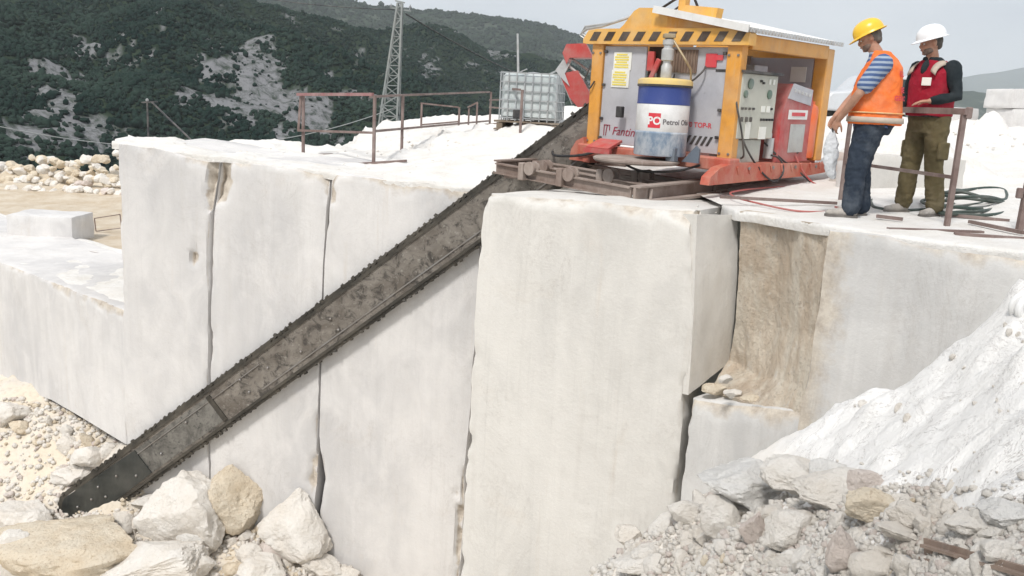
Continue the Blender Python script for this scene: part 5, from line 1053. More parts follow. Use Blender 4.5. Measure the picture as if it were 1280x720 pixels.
BR = [
 (940, 607, 126, 56, 'g', 'largest grey speckled boulder on top of the right rubble pile', 6, 41),
 (1002, 598, 90, 44, 'w', 'pale slab right behind the largest grey boulder', 8, 42),
 (1033, 590, 46, 32, 'g', 'grey pointed stone on the crest of the right rubble pile', -10, 43),
 (1050, 612, 100, 40, 'w', 'long smooth pale stone behind the tan stone on the rubble pile', -4, 44),
 (1080, 604, 44, 28, 'p', 'pinkish stone on the crest near the white slope', 0, 45),
 (1088, 635, 58, 44, 't', 'rounded tan stone resting on the right rubble pile', 10, 46),
 (898, 652, 50, 62, 'w', 'upright pale stone under the left end of the grey boulder', -14, 47),
 (942, 661, 36, 36, 'p', 'square reddish brown stone in the middle of the right pile', 12, 48),
 (985, 662, 60, 54, 'w', 'rounded white stone right of the reddish brown stone', 5, 49),
 (935, 638, 44, 18, 'w', 'thin white wedge stone lying above the reddish brown stone', 28, 50),
 (1132, 668, 76, 28, 'w', 'long white slab stone pointing at the rusty beam', 34, 51),
 (1052, 686, 36, 60, 'p', 'upright beige stone in the lower middle of the right pile', -6, 52),
 (1095, 706, 54, 40, 'w', 'white stone at the bottom edge left of the rusty beam', 0, 53),
 (1140, 646, 60, 30, 'w', 'flat white stone at the foot of the white slope', 20, 54),
 (786, 668, 34, 24, 'w', 'small white stone at the left end of the right pile', 0, 55),
 (800, 700, 62, 22, 'w', 'flat pale slab low on the left flank of the right pile', -10, 56),
 (806, 692, 40, 24, 'w', 'pale stone just above the flat slab on the left flank', 0, 57),
 (858, 640, 48, 28, 'w', 'pale stone next to the foot of the dark slot in the wall', 10, 58),
 (1184, 637, 20, 24, 'w', 'small upright white stone above the rusty beam', 0, 59),
 (1260, 642, 60, 30, 'g', 'pale grey stone at the right edge above the rusty beam', 0, 60),
 (1212, 654, 50, 20, 'w', 'flat pale stone between the beam and the white slope', 0, 61),
 (1250, 690, 40, 30, 'w', 'white stone below the right edge stone, behind the beam', 10, 62),
]
for i, (cx, cy, wp, hp, kd, lab, tl, sd_) in enumerate(BR):
    rock_px(lab, slope, cx, cy, wp, hp, kd, sd_, tilt=tl, y0=1.5, y1=7.5, dk=.8, sub=5 if wp > 55 else 4)
def okslope(x, y): return ((x-DL[0])*dn[0]+(y-DL[1])*dn[1] < -.25) & ((x-EP[0])*EN[0]+(y-EP[1])*EN[1] < -.1)
def okupper(x, y): return (((x-DL[0])*dn[0]+(y-DL[1])*dn[1] > .12) & (x < 2.0) & (x > -.2)) | ((x >= 2.3) & ((x-EP[0])*EN[0]+(y-EP[1])*EN[1] > .1) & (y > 7.0-.3*(x-3))) | ((x <= -.2) & (y > armY(x)+.5) & ((x > -3.2) | (y < 16)))
def oklower(x, y): return (y < armY(x)+.1) | (x < -6.4)
for i, (cx, cy, wp, hp, kd, lab) in enumerate(((893, 486, 30, 16, 't', 'tan broken stone on the ledge at the foot of the brown recess'), (917, 492, 22, 14, 'w', 'pale stone in the middle of the ledge below the brown recess'), (944, 499, 34, 16, 't', 'flat tan stone on the right part of the ledge below the brown recess'), (976, 507, 24, 14, 'p', 'small pinkish stone at the right end of the ledge below the recess'), (906, 474, 18, 12, 'w', 'small pale stone at the back of the ledge against the recess'))):
    rock_px(lab, slope, cx, cy, wp, hp, kd, 90+i, dist=8.52-.25*i/4*2-.05, dk=.8)
# small stones: each its own object, scattered on the piles
def scatter(fn, polys, count, smin, smax, mats, seed, label, cat, group, name, y0, y1, sub=2, up=.02):
    rg = np.random.RandomState(seed); base = []
    for k_ in range(10):
        V, Fc = rock_verts(seed*10+k_, (1, rg.uniform(.6, 1), rg.uniform(.45, .85)), 9, sub+1, .05); me = bpy.data.meshes.new(name); me.from_pydata([tuple(v) for v in V], [], Fc); me.materials.append(ALLR[mats[k_ % len(mats)]]); me.polygons.foreach_set('use_smooth', np.ones(len(Fc), bool)); me.set_sharp_from_angle(angle=rad(30)); base.append(me)
    n_ = 0
    while n_ < count:
        x0, y0_, x1, y1_, wgt = polys[rg.choice(len(polys), p=np.array([q[4] for q in polys])/sum(q[4] for q in polys))]
        px_, py_ = rg.uniform(x0, x1), rg.uniform(y0_, y1_); g = hit(fn, px_, py_, y0, y1, 700)
        if not (okslope if fn is slope else oklower)(g[0], g[1]) or g[1] > y1-.1: continue
        s_ = (smin+(smax-smin)*rg.rand()**2.2)*np.linalg.norm(g-CAM)/F_PX
        o = bpy.data.objects.new(name, base[rg.randint(10)]); COL.objects.link(o); o.location = (g[0], g[1], g[2]+s_*up*.6); o.scale = (s_, s_*rg.uniform(.7, 1), s_*rg.uniform(.6, 1)); o.rotation_euler = tuple(rg.uniform(-3, 3, 3)); tag(o, label, cat, group); n_ += 1
scatter(slope, [(770, 655, 900, 720, 3), (880, 630, 1160, 720, 6), (1150, 640, 1280, 720, 2), (840, 600, 1000, 640, 1.5), (1100, 625, 1180, 660, 1)], 168, 12, 46, 'wwwwtw', 5, 'small broken marble stone lying on the right foreground rubble pile', 'stone', 'small stones on the right rubble pile', 'stone', 1.5, 7.5, 2)
scatter(lower, [(150, 640, 440, 720, 5), (0, 510, 130, 560, 1.2), (80, 560, 150, 600, .8), (280, 640, 340, 700, 2)], 75, 10, 38, 'wwtwpw', 6, 'small broken marble stone lying at the foot of the wall', 'stone', 'small stones at the foot of the wall', 'stone', 9, 16.5, 2)
scatter(slope, [(1100, 560, 1280, 640, 1), (980, 570, 1130, 590, .6), (1170, 400, 1285, 520, 3), (1040, 500, 1180, 530, 1)], 30, 4, 15, 'www', 7, 'small loose chip of stone lying on the white foreground slope', 'stone', 'chips on the white slope', 'stone', 1.5, 7.5, 2)
# bank of boulders beyond the sandy floor
rg = np.random.RandomState(21); baseM = []
for k_ in range(9):
    V, Fc = rock_verts(300+k_, (1, .85, .75), 12, 3, .06); me = bpy.data.meshes.new('bank_boulder'); me.from_pydata([tuple(v) for v in V], [], Fc); me.materials.append(ALLR['wwtwtwwpt'[k_]]); me.polygons.foreach_set('use_smooth', np.ones(len(Fc), bool)); me.set_sharp_from_angle(angle=rad(30)); baseM.append(me)
for row, (yb, yt, n_) in enumerate(((246, 236, 40), (232, 222, 42), (218, 208, 34), (206, 197, 28))):
    for k_ in range(n_):
        px_ = -40+200*(k_+rg.rand())/n_; py_ = rg.uniform(yt, yb)+(6 if px_ < 40 and row == 3 else 0)-(6 if px_ > 120 and row == 3 else 0); s_ = rg.uniform(9, 20)*27/F_PX*(1.1 if row == 3 else .85)
        o = bpy.data.objects.new('bank_boulder', baseM[rg.randint(9) if row < 2 else rg.choice([0, 2, 3, 4, 6, 8])]); COL.objects.link(o); o.location = tuple(at_y(px_, py_, 26+row*.75)); o.scale = (s_*1.1, s_, s_*.9); o.rotation_euler = (rg.uniform(-.4, .4), rg.uniform(-.4, .4), rg.uniform(0, 6))
        tag(o, 'pale boulder piled in the bank between the sandy floor and the dark hillside', 'boulder', 'boulders in the bank beyond the sandy floor')
V = []; 
for j, (yy, zz) in enumerate(((24.4, -2.75), (25.4, -2.6), (26.6, -2.3), (27.8, -2.0), (29, -2.0), (31.5, -5), (33, -12))):
    for i in range(60): x = -22+15.5*i/59; V.append((x, yy+.2*math.sin(i*1.7+j), zz+.12*math.sin(i*.9+j*2)+.08*math.sin(i*2.3)))
tag(mesh_obj('rubble_bank', V, grid_faces(60, 7), M_ROCKT, smooth=True), 'bank of yellowish rubble beyond the sandy floor', 'rubble', kind='stuff')
# fine gravel in the rubble: countless, one mass
def gravel(name, fn, rects, count, smin, smax, seed, mats, label, y0, y1, ok):
    rg = np.random.RandomState(seed); D, F0 = ico(1); D = D*(1+.0); P = []
    tot = sum(q[4] for q in rects)
    Ys = np.linspace(y0, y1, 500); vs = []; fs = []; ms = []; off = 0; F0 = np.array(F0)
    for x0, a0_, x1, a1_, wg in rects:
        n_ = int(count*wg/tot); pxs = rg.uniform(x0, x1, n_); pys = rg.uniform(a0_, a1_, n_); d = (pxs[:, None]-640)/F_PX*R_-(pys[:, None]-360)/F_PX*U_+_f; d = d/d[:, 1:2]
        PP = CAM+d[:, None, :]*Ys[None, :, None]; g = fn(PP[..., 0], PP[..., 1]); under = PP[..., 2] <= g; idx = np.where(under.any(1), under.argmax(1), len(Ys)-1); H_ = PP[np.arange(n_), idx]; H_[:, 2] = g[np.arange(n_), idx]
        H_ = H_[under.any(1) & (idx > 0) & ok(H_[:, 0], H_[:, 1])]; n_ = len(H_)
        s_ = (smin+(smax-smin)*rg.rand(n_)**2.5)*np.linalg.norm(H_-CAM, axis=1)/F_PX
        q = D[None]*(1+rg.uniform(-.38, .38, (n_, len(D), 3)))*s_[:, None, None]*.5; q[..., 2] *= .8
        vs.append((q+H_[:, None]+np.array([0, 0, .15])*s_[:, None, None]).reshape(-1, 3)); fs.append((F0[None]+(np.arange(n_)*len(D))[:, None, None]).reshape(-1, 3)+off); ms.append(np.repeat(rg.randint(0, len(mats), n_), len(F0))); off += n_*len(D)
    V = np.concatenate(vs); Fc = np.concatenate(fs); me = bpy.data.meshes.new(name); me.vertices.add(len(V)); me.vertices.foreach_set('co', V.ravel()); me.loops.add(Fc.size); me.polygons.add(len(Fc)); me.loops.foreach_set('vertex_index', Fc.ravel().astype(np.int32)); me.polygons.foreach_set('loop_start', np.arange(0, Fc.size, 3, dtype=np.int32))
    for m in mats: me.materials.append(ALLR[m])
    me.polygons.foreach_set('material_index', np.concatenate(ms).astype(np.int32)); me.update(calc_edges=True); o = bpy.data.objects.new(name, me); COL.objects.link(o); return tag(o, label, 'gravel', kind='stuff')
gravel('gravel', slope, [(740, 610, 1180, 730, 9), (1150, 640, 1290, 730, 3), (960, 590, 1290, 640, .25)], 7000, 3, 13, 8, 'wwwwwwp', 'fine broken gravel between the stones of the right foreground pile', 1.5, 7.8, okslope)
gravel('gravel', lower, [(0, 640, 450, 730, 5), (0, 500, 150, 560, 1.0), (0, 560, 120, 610, .2), (150, 570, 330, 650, 1), (0, 600, 110, 650, .4)], 3600, 2.5, 8, 9, 'wwwtwp', 'fine broken gravel between the boulders at the foot of the wall', 9, 17, oklower)
gravel('gravel', upper, [(160, 172, 600, 235, 3), (600, 240, 1280, 330, 3), (1040, 160, 1280, 280, 2)], 1500, 1.2, 4.5, 10, 'wwg', 'fine pale chips strewn over the upper bench floor', 5.5, 34, okupper)
# rusty beam in the lower right corner
p, q = hit(slope, 1155, 700, 1.5, 7)+np.array([0, 0, .06]), hit(slope, 1300, 762, 1.5, 7)+np.array([0, 0, .08]); p[2] -= .02; t = MB(); u_ = np.array([0, 0, .02]); 
dv_ = (q-p); q = p+dv_*1.5; t.bar(p+u_, q+u_, .055, .012); t.bar(p+[0, .0, .0], q+[0, 0, 0], .014, .09); t.bar(p-[0, 0, .03], q-[0, 0, .03], .05, .01); tag(t.build('steel_beam', RUST), 'rusty brown steel beam half buried in the lower right corner', 'steel beam')
# pale corrugated hose coil at the right edge
hc = at_y(1287, 382, 4.55); t = MB(); P = []
for k_ in range(90): a = k_*.14+.4; P.append(hc+np.array([.105*math.cos(a)+.0, -.06+.03*math.sin(a*.5), .075*math.sin(a)]))
rr2 = np.array([.021+.0025*(k_ % 2) for k_ in range(90)]); t.tube(P, rr2, 10); tag(t.build('hose_coil', WHT), 'pale corrugated hose coil lying on the white slope at the right edge', 'hose')
# ================================================================== PEOPLE
def capsule(t, pts, radii, n=16):
    """tapering limb: rings along the path, round ends"""
    pts = np.array(pts, float); radii = np.array(radii, float)
    t.tube(pts, radii, n)
    for p, r in ((pts[0], radii[0]), (pts[-1], radii[-1])): D_, F_i = ico(2); t.add(p+D_*r*.999, F_i)
def ell(t, c, r, rot=None, sub=3):
    D_, F_i = ico(sub); V = D_*np.array(r)
    if rot is not None: V = V@np.array(rot).T
    t.add(np.array(c)+V, F_i)
def loft(t, secs, n=28, p=2.4):
    """stacked level sections: (centre f, centre l, z, half depth, half width)"""
    V = []
    for cf, cl, z, rf, rl in secs:
        for k_ in range(n):
            a = 2*math.pi*k_/n; c_, s_ = math.cos(a), math.sin(a); V.append((cf+rf*np.sign(c_)*abs(c_)**(2/p), cl+rl*np.sign(s_)*abs(s_)**(2/p), z))
    Fc = [(i*n+k_, i*n+(k_+1) % n, (i+1)*n+(k_+1) % n, (i+1)*n+k_) for i in range(len(secs)-1) for k_ in range(n)]
    Fc += [tuple(range(n))[::-1], tuple((len(secs)-1)*n+k_ for k_ in range(n))]; t.add(V, Fc)
def fuse(t, name, mat, parent, voxel=.010, smooth=4, wrinkle=0.0, wf=9.0, seed=0, stretch=(1, 1, 1)):
    """all overlapping shapes become ONE continuous skin"""
    tmp = t.build('tmp', mat, auto=None); m = tmp.modifiers.new('r', 'REMESH'); m.mode = 'VOXEL'; m.voxel_size = voxel; m.use_smooth_shade = True
    m2 = tmp.modifiers.new('s', 'SMOOTH'); m2.factor = .5; m2.iterations = smooth
    dg = bpy.context.evaluated_depsgraph_get(); me = bpy.data.meshes.new_from_object(tmp.evaluated_get(dg)); old = tmp.data; bpy.data.objects.remove(tmp); bpy.data.meshes.remove(old)
    if wrinkle > 0:
        n_ = len(me.vertices); co = np.zeros(n_*3); me.vertices.foreach_get('co', co); co = co.reshape(-1, 3); nr = np.zeros(n_*3); me.vertices.foreach_get('normal', nr); nr = nr.reshape(-1, 3)
        q = co*np.array(stretch)*wf+fbm(co*3, 2, seed)[:, None]*.8; w_ = fbm(q, 4, seed, .55); w_ = -np.abs(w_)+.3; co = co+nr*(w_*wrinkle)[:, None]; me.vertices.foreach_set('co', co.ravel())
    me.polygons.foreach_set('use_smooth', np.ones(len(me.polygons), bool)); me.materials.clear(); me.materials.append(mat); me.update(); me.name = name
    o = bpy.data.objects.new(name, me); COL.objects.link(o); o.parent = parent; return o
def hand(t, wrist, d, nrm, curl, L=.185, flip=1):
    """palm, four unequal bent fingers and a thumb; d = direction of the hand, nrm = back-of-hand normal"""
    w_ = np.array(wrist, float); d = np.array(d, float); d /= np.linalg.norm(d); nrm = np.array(nrm, float); nrm -= d*(nrm@d); nrm /= np.linalg.norm(nrm); s_ = np.cross(d, nrm)*flip
    R3 = np.stack([d, s_, nrm], 1); ell(t, w_+d*.048, (.055, .040, .018), R3, 2)
    for k_, (off, ln) in enumerate(((-.030, .078), (-.010, .088), (.010, .082), (.029, .064))):
        p = w_+d*.080+s_*off; dd = d.copy(); pts = [w_+d*.045+s_*off*.8, p]; a = 0
        for seg, fr in enumerate((.45, .31, .24)):
            a += curl*(1.0, 1.15, .8)[seg]; dd = d*math.cos(a)-nrm*math.sin(a); pts.append(pts[-1]+dd*ln*fr)
        capsule(t, pts, [.0095, .0100, .0090, .0084, .0070], 8)
    b = w_+d*.022-s_*.028; a1 = d*.6-s_*.75-nrm*.25; a1 /= np.linalg.norm(a1); a2 = d*.9-s_*.25-nrm*.45; a2 /= np.linalg.norm(a2); capsule(t, [b, b+a1*.038, b+a1*.038+a2*.030, b+a1*.038+a2*.052], [.013, .0115, .0105, .008], 8)
def face(t, c, yaw=0, pitch=0):
    """head with brow, nose, lips, chin and ears; looks along +f, turned and tilted"""
    R3 = np.array((Matrix.Rotation(yaw, 3, 'Z') @ Matrix.Rotation(pitch, 3, 'Y'))); c = np.array(c, float)
    def P(x, y, z): return c+R3@np.array([x, y, z])
    def E(x, y, z, a, b, d_): ell(t, P(x, y, z), (a, b, d_), R3, 2)
    ell(t, P(-.008, 0, .025), (.096, .076, .098), R3, 3); E(.022, 0, -.035, .068, .060, .075); E(.050, 0, -.078, .034, .040, .028)
    E(.078, 0, .022, .020, .052, .016); capsule(t, [P(.088, 0, .010), P(.104, 0, -.018), P(.100, 0, -.026)], [.010, .013, .012], 8)
    for y in (-.012, .012): E(.094, y, -.028, .012, .009, .008)
    E(.083, 0, -.050, .016, .024, .008); E(.080, 0, -.060, .016, .021, .007); E(.074, 0, -.088, .018, .020, .014)
    for y in (-1, 1): E(.056, y*.040, -.02, .030, .022, .020); E(-.004, y*.078, -.002, .018, .009, .030); E(-.004, y*.083, .01, .014, .008, .018)
    return R3, P
SKIN1 = NT("tanned_skin"); SKIN1.col(SKIN1.mix(SKIN1.ramp(SKIN1.noise(14, 4, .6), [(.4, 0.0), (.65, 1.0)]), (.44, .245, .165), (.36, .19, .125))); SKIN1.rough(.55); SKIN1.bump(SKIN1.noise(90, 3, .6), .15, .002); SKIN1.b.inputs['Subsurface Weight'].default_value = .05
HAIR = paint("short_dark_hair", (.022, .018, .015), (.04, .03, .025), .8)
EYEW = paint("eye_white", (.6, .58, .55), (.5, .48, .45), .3, wear=.1); LIP = paint("lip_skin", (.26, .10, .08), (.22, .09, .07), .5, wear=.1)
def cloth(name, c, c2, sc=9, dust=None, da=.5, bump=.35, weave=True):
    k = NT(name); v = k.tc.outputs['Object']; a = k.mix(k.ramp(k.noise(sc, 6, .65, vec=v), [(.36, 0.0), (.66, 1.0)]), c, c2)
    if dust: a = k.mix(k.ramp(k.noise(3.2, 6, .7, vec=v), [(.48, 0.0), (.70, da)]), a, dust)
    k.col(a); k.rough(.9); k.b.inputs['Specular IOR Level'].default_value = .15; k.bump(k.math('ADD', k.noise(sc*1.4, 5, .6, vec=v, dist=.6), k.math('MULTIPLY', k.noise(160, 2, .5, vec=v), .12)), bump, .02); return k
JEANS = cloth("dusty_dark_jeans", (.020, .028, .042), (.040, .052, .072), 8, (.16, .18, .20), .5).m
OLIVE = cloth("olive_work_trousers", (.13, .105, .055), (.095, .078, .042), 8, (.26, .22, .15), .45).m
VESTO = cloth("orange_hi_vis", (.84, .20, .05), (.72, .15, .04), 8, (.70, .40, .25), .4).m
VESTR = cloth("dark_red_vest", (.34, .018, .035), (.26, .014, .03), 8, (.38, .1, .1), .3).m
NAVY = cloth("near_black_sleeves", (.016, .022, .026), (.030, .038, .042), 8).m
REFL = cloth("dull_reflective_tape", (.52, .44, .36), (.42, .36, .30), 12, bump=.15).m; REFL2 = cloth("pale_yellow_tape", (.62, .50, .30), (.75, .35, .12), 12, bump=.15).m
k = cloth("blue_striped_shirt", (.10, .15, .27), (.07, .11, .20), 8); wv = k.n("ShaderNodeTexWave"); wv.bands_direction = 'Z'; wv.inputs['Scale'].default_value = 7.0; wv.inputs['Distortion'].default_value = .8; k.l(k.tc.outputs['Object'], wv.inputs['Vector'])
k.col(k.mix(k.ramp(wv.outputs['Fac'], [(.50, 0.0), (.62, .85)]), (.075, .12, .25), (.36, .42, .50))); STRP = k.m
SHOE = cloth("dusty_work_shoe", (.42, .39, .35), (.26, .24, .22), 14, (.52, .49, .45), .6).m; SOLE = paint("shoe_sole", (.12, .11, .10), (.2, .19, .17), .8)
HELY = paint("yellow_helmet_plastic", (.86, .52, .02), (.80, .46, .02), .30, wear=.15, dirt=(.8, .6, .25)); HELW = paint("white_helmet_plastic", (.82, .83, .84), (.76, .77, .78), .30, wear=.12, dirt=(.7, .69, .66))
def helmet(c, R3, mat, parent):
    c = np.array(c, float); t = MB(); V = []; n_, m_ = 36, 14
    for j in range(m_+1):
        th = (math.pi/2)*(j/m_)
        for i in range(n_):
            a = 2*math.pi*i/n_; r_ = math.sin(th)**.82 if th > 0 else 0; ridge_ = 1+.05*math.exp(-(math.sin(a)*r_/.22)**2)*(1-r_*.6); V.append(((.138*r_*math.cos(a)), (.115*r_*math.sin(a)), .002+.118*math.cos(th)**.85*ridge_ if j < m_ else .0))
    # brim: long peak in front, narrow at the back
    for (k1, dz) in ((1.0, -.008), (1.0, -.014)):
        for i in range(n_):
            a = 2*math.pi*i/n_; pk = max(0, math.cos(a))**2; ex = .012+.042*pk+(.010 if math.cos(a) < -.5 else 0); ex = ex*(1 if dz == -.008 else .96); V.append(((.138+ex)*math.cos(a), (.115+ex*.6)*math.sin(a), dz-.012*pk))
    Fc = [(j*n_+i, j*n_+(i+1) % n_, (j+1)*n_+(i+1) % n_, (j+1)*n_+i) for j in range(m_+2) for i in range(n_)]; V = np.array(V)@R3.T+c; t.add(V, Fc, 0, True)
    o = t.build('helmet', mat, parent, auto=50); so_ = o.modifiers.new('thick', 'SOLIDIFY'); so_.thickness = .004; so_.offset = -1; return o
def shoe(ankle, yaw, pitch, parent, L=.29):
    R3 = np.array(Matrix.Rotation(yaw, 3, 'Z') @ Matrix.Rotation(pitch, 3, 'Y')); a = np.array(ankle, float)
    def P(x, y, z): return a+R3@np.array([x, y, z])
    t = MB(); ell(t, P(.0, 0, -.015), (.060, .045, .060), R3, 2); capsule(t, [P(-.035, 0, -.045), P(.05, 0, -.045), P(.13, 0, -.055), P(.175, .0, -.060)], [.038, .043, .040, .032], 14); ell(t, P(.165, 0, -.055), (.055, .048, .032), R3, 2); capsule(t, [P(0, 0, .03), P(0, 0, -.02)], [.052, .05], 14)
    sh = fuse(t, 'shoe', SHOE, parent, .008, 4)
    t = MB(); poly = [(-.075, -.028), (-.06, -.042), (.03, -.043), (.14, -.052), (.20, -.04), (.222, 0), (.20, .04), (.14, .052), (.03, .043), (-.06, .042), (-.075, .028)]
    t.prism(poly, P(0, 0, -.092), R3[:, 0], R3[:, 1], R3[:, 2], .022); t.build('sole', SOLE, sh); return sh
def person(root, J, skin, top, torso, arms_mat, trouser_mat, head_c, hyaw, hpitch, hel, vest, vest_mat, sleeve_to_wrist, hands):
    # body: one continuous skin
    t = MB(); loft(t, [(c, 0, z, rf*.86, rl*.86) for c, z, rf, rl in torso], 24)
    nb = np.array(J['neck']); capsule(t, [nb-[0, 0, .04], nb+[.01, 0, .03], np.array(head_c)+[-.02, 0, -.05]], [.064, .058, .054], 14)
    R3, P = face(t, head_c, hyaw, hpitch)
    for s_ in ('L', 'R'):
        sh, el, wr = (np.array(J[k_+s_], float) for k_ in ('sh', 'el', 'wr')); hp, kn, an = (np.array(J[k_+s_], float) for k_ in ('hip', 'kn', 'an'))
        capsule(t, [sh, sh*.5+el*.5+[0, 0, .0], el, el*.6+wr*.4, wr], [.058, .050, .040, .040, .027], 12)
        capsule(t, [hp, hp*.4+kn*.6, kn, kn*.6+an*.4, an], [.078, .066, .052, .050, .036], 12)
        hd = hands[s_]; hand(t, wr, hd[0], hd[1], hd[2], flip=hd[3])
    body = fuse(t, 'body', skin, root, .0085, 3)
    # face details
    for y in (-.030, .030):
        t = MB(); ell(t, P(.077, y, .004), (.011, .014, .009), R3, 2); e_ = t.build('eye', EYEW, root, auto=None); e_.data.polygons.foreach_set('use_smooth', np.ones(len(e_.data.polygons), bool)); t = MB(); ell(t, P(.085, y, .003), (.005, .006, .006), R3, 2); t.build('iris', HAIR, e_, auto=None)
        t = MB(); capsule(t, [P(.088, y-.016, .022), P(.094, y, .027), P(.088, y+.016, .023)], [.004, .005, .003], 6); t.build('eyebrow', HAIR, root)
    t = MB(); capsule(t, [P(.094, -.020, -.053), P(.099, 0, -.053), P(.094, .020, -.053)], [.003, .005, .003], 6); t.build('lips', LIP, root)
    t = MB(); ell(t, P(-.030, 0, .020), (.082, .080, .080), R3, 3); ell(t, P(-.062, 0, -.025), (.040, .062, .050), R3, 2); fuse(t, 'hair', HAIR, root, .009, 3, .004, 60, 3)
    t = MB(); ell(t, P(.030, 0, -.055), (.060, .062, .050), R3, 2); ell(t, P(.055, 0, -.085), (.033, .040, .022), R3, 2); fuse(t, 'beard', paint("stubble", (.12, .075, .055), (.2, .12, .085), .9), root, .009, 3)
    helmet(P(-.008, 0, .052), R3 @ np.array(Matrix.Rotation(rad(4), 3, 'Y')), hel, root)
    return body, P, R3
# ---- first worker: orange vest, yellow helmet, dark jeans
G1p = at_z(1063, 271, .085); up1 = upz(G1p[0], G1p[1])
P1 = empty('person', (G1p[0], G1p[1], up1-.004), math.atan2(.34, -.94), label='man in orange vest and yellow helmet looking down, holding a white bag', cat='person')
J1 = dict(neck=(-.045, 0, 1.49), shL=(-.10, .205, 1.405), elL=(.07, .275, 1.13), wrL=(.215, .13, .895), shR=(-.09, -.205, 1.405), elR=(.10, -.24, 1.14), wrR=(.25, -.03, .92), hipL=(-.075, .105, .92), knL=(.00, .125, .50), anL=(.015, .12, .105), hipR=(-.085, -.105, .92), knR=(-.03, -.12, .50), anR=(-.075, -.13, .105))
T1 = [(-.085, .88, .155, .19), (-.075, 1.0, .17, .195), (-.075, 1.12, .18, .195), (-.085, 1.25, .165, .205), (-.095, 1.36, .14, .21), (-.085, 1.44, .10, .18), (-.06, 1.50, .07, .09)]
body1, Ph, R3h = person(P1, J1, SKIN1.m, None, T1, None, None, (.035, 0, 1.635), rad(2), rad(24), HELY, None, None, False,
   {'L': ((.35, -.15, -.92), (.5, .85, .1), .55, 1), 'R': ((.35, .2, -.9), (.5, -.85, .1), .55, -1)})
def lerp3(a, b, t): return np.array(a)*(1-t)+np.array(b)*t
t = MB()
for s_ in 'LR':
    hp, kn, an = np.array(J1['hip'+s_]), np.array(J1['kn'+s_]), np.array(J1['an'+s_]); capsule(t, [hp+[0, 0, .02], lerp3(hp, kn, .5), kn+[0, 0, .02], lerp3(kn, an, .5), an+[-.01, 0, -.01]], [.138, .122, .102, .092, .086], 18)
loft(t, [(-.085, 0, .78, .150, .200), (-.100, 0, .90, .190, .220), (-.085, 0, 1.02, .175, .210)], 28)
tr = fuse(t, 'trousers', JEANS, P1, .010, 4, .012, 7, 3, (1, 1, 1.6)); tr['label'] = 'dusty dark blue jeans'
t = MB()
for s_ in 'LR': sh, el = np.array(J1['sh'+s_]), np.array(J1['el'+s_]); capsule(t, [sh, lerp3(sh, el, .4), lerp3(sh, el, .72)], [.090, .083, .076], 16)
loft(t, [(-.09, 0, .835, .175, .212), (-.085, 0, 1.0, .18, .21), (-.08, 0, 1.15, .185, .205), (-.095, 0, 1.36, .155, .215), (-.075, 0, 1.46, .10, .15), (-.05, 0, 1.515, .072, .085)], 28)
shirt = fuse(t, 'shirt', STRP, P1, .010, 4, .008, 8, 4); shirt['label'] = 'blue striped short sleeved shirt'
t = MB(); loft(t, [(-.100, 0, .870, .235, .250), (-.100, 0, .90, .236, .250), (-.095, 0, 1.0, .228, .240), (-.09, 0, 1.15, .215, .228), (-.098, 0, 1.28, .198, .225), (-.11, 0, 1.38, .168, .215), (-.105, 0, 1.45, .125, .19), (-.085, 0, 1.50, .09, .13), (-.085, 0, 1.525, .070, .09)], 36, 2.6)
v1 = fuse(t, 'vest', VESTO, P1, .010, 3, .014, 6, 5, (1, 1, .8)); v1['label'] = 'bright orange high visibility vest'
def band(parent, secs, mat, name='reflective_band', a0=0, a1=2*math.pi, off=.012, n=60, p=2.6):
    V = []; 
    for cf, z, rf, rl in secs:
        for k_ in range(n): a = a0+(a1-a0)*k_/(n-1); c_, s_ = math.cos(a), math.sin(a); V.append((cf+(rf+off)*np.sign(c_)*abs(c_)**(2/p), (rl+off)*np.sign(s_)*abs(s_)**(2/p), z))
    o = mesh_obj(name, V, grid_faces(n, len(secs)), mat, parent, smooth=True); m_ = o.modifiers.new('thick', 'SOLIDIFY'); m_.thickness = .008; m_.offset = 0; return o
band(v1, [(-.100, .885, .236, .250), (-.098, .935, .234, .247)], REFL, off=.010)
band(v1, [(-.100, .968, .231, .244), (-.1, .980, .230, .243)], REFL2, off=.008)
# red letters on the back of the vest
for body_s, zz, sz in (("GU", 1.30, .07), ("BE", 1.16, .07), ("GENCO", 1.09, .06)):
    V, Fc = text_mb(body_s, sz, bold=.002); V = V-np.array([V[:, 0].max()*.5, 0, 0]); t = MB(); W3 = []
    for x, y, _ in V:
        a = math.pi-.55+x/.21; c_, s_ = math.cos(a), math.sin(a); z_ = zz+y; rf, rl = np.interp(z_, [.9, 1.0, 1.15, 1.28, 1.38], [.236, .228, .215, .198, .168]), np.interp(z_, [.9, 1.0, 1.15, 1.28, 1.38], [.25, .24, .228, .225, .215]); rf += .011; rl += .011
        W3.append((-.1+rf*np.sign(c_)*abs(c_)**(2/2.6), rl*np.sign(s_)*abs(s_)**(2/2.6), z_))
    t.add(W3, Fc); t.build('lettering', REDS, v1, auto=None)
shoe(np.array(J1['anL'])+[0, 0, -.012], rad(4), 0, P1); shoe(np.array(J1['anR'])+[0, 0, -.012], rad(-8), 0, P1)
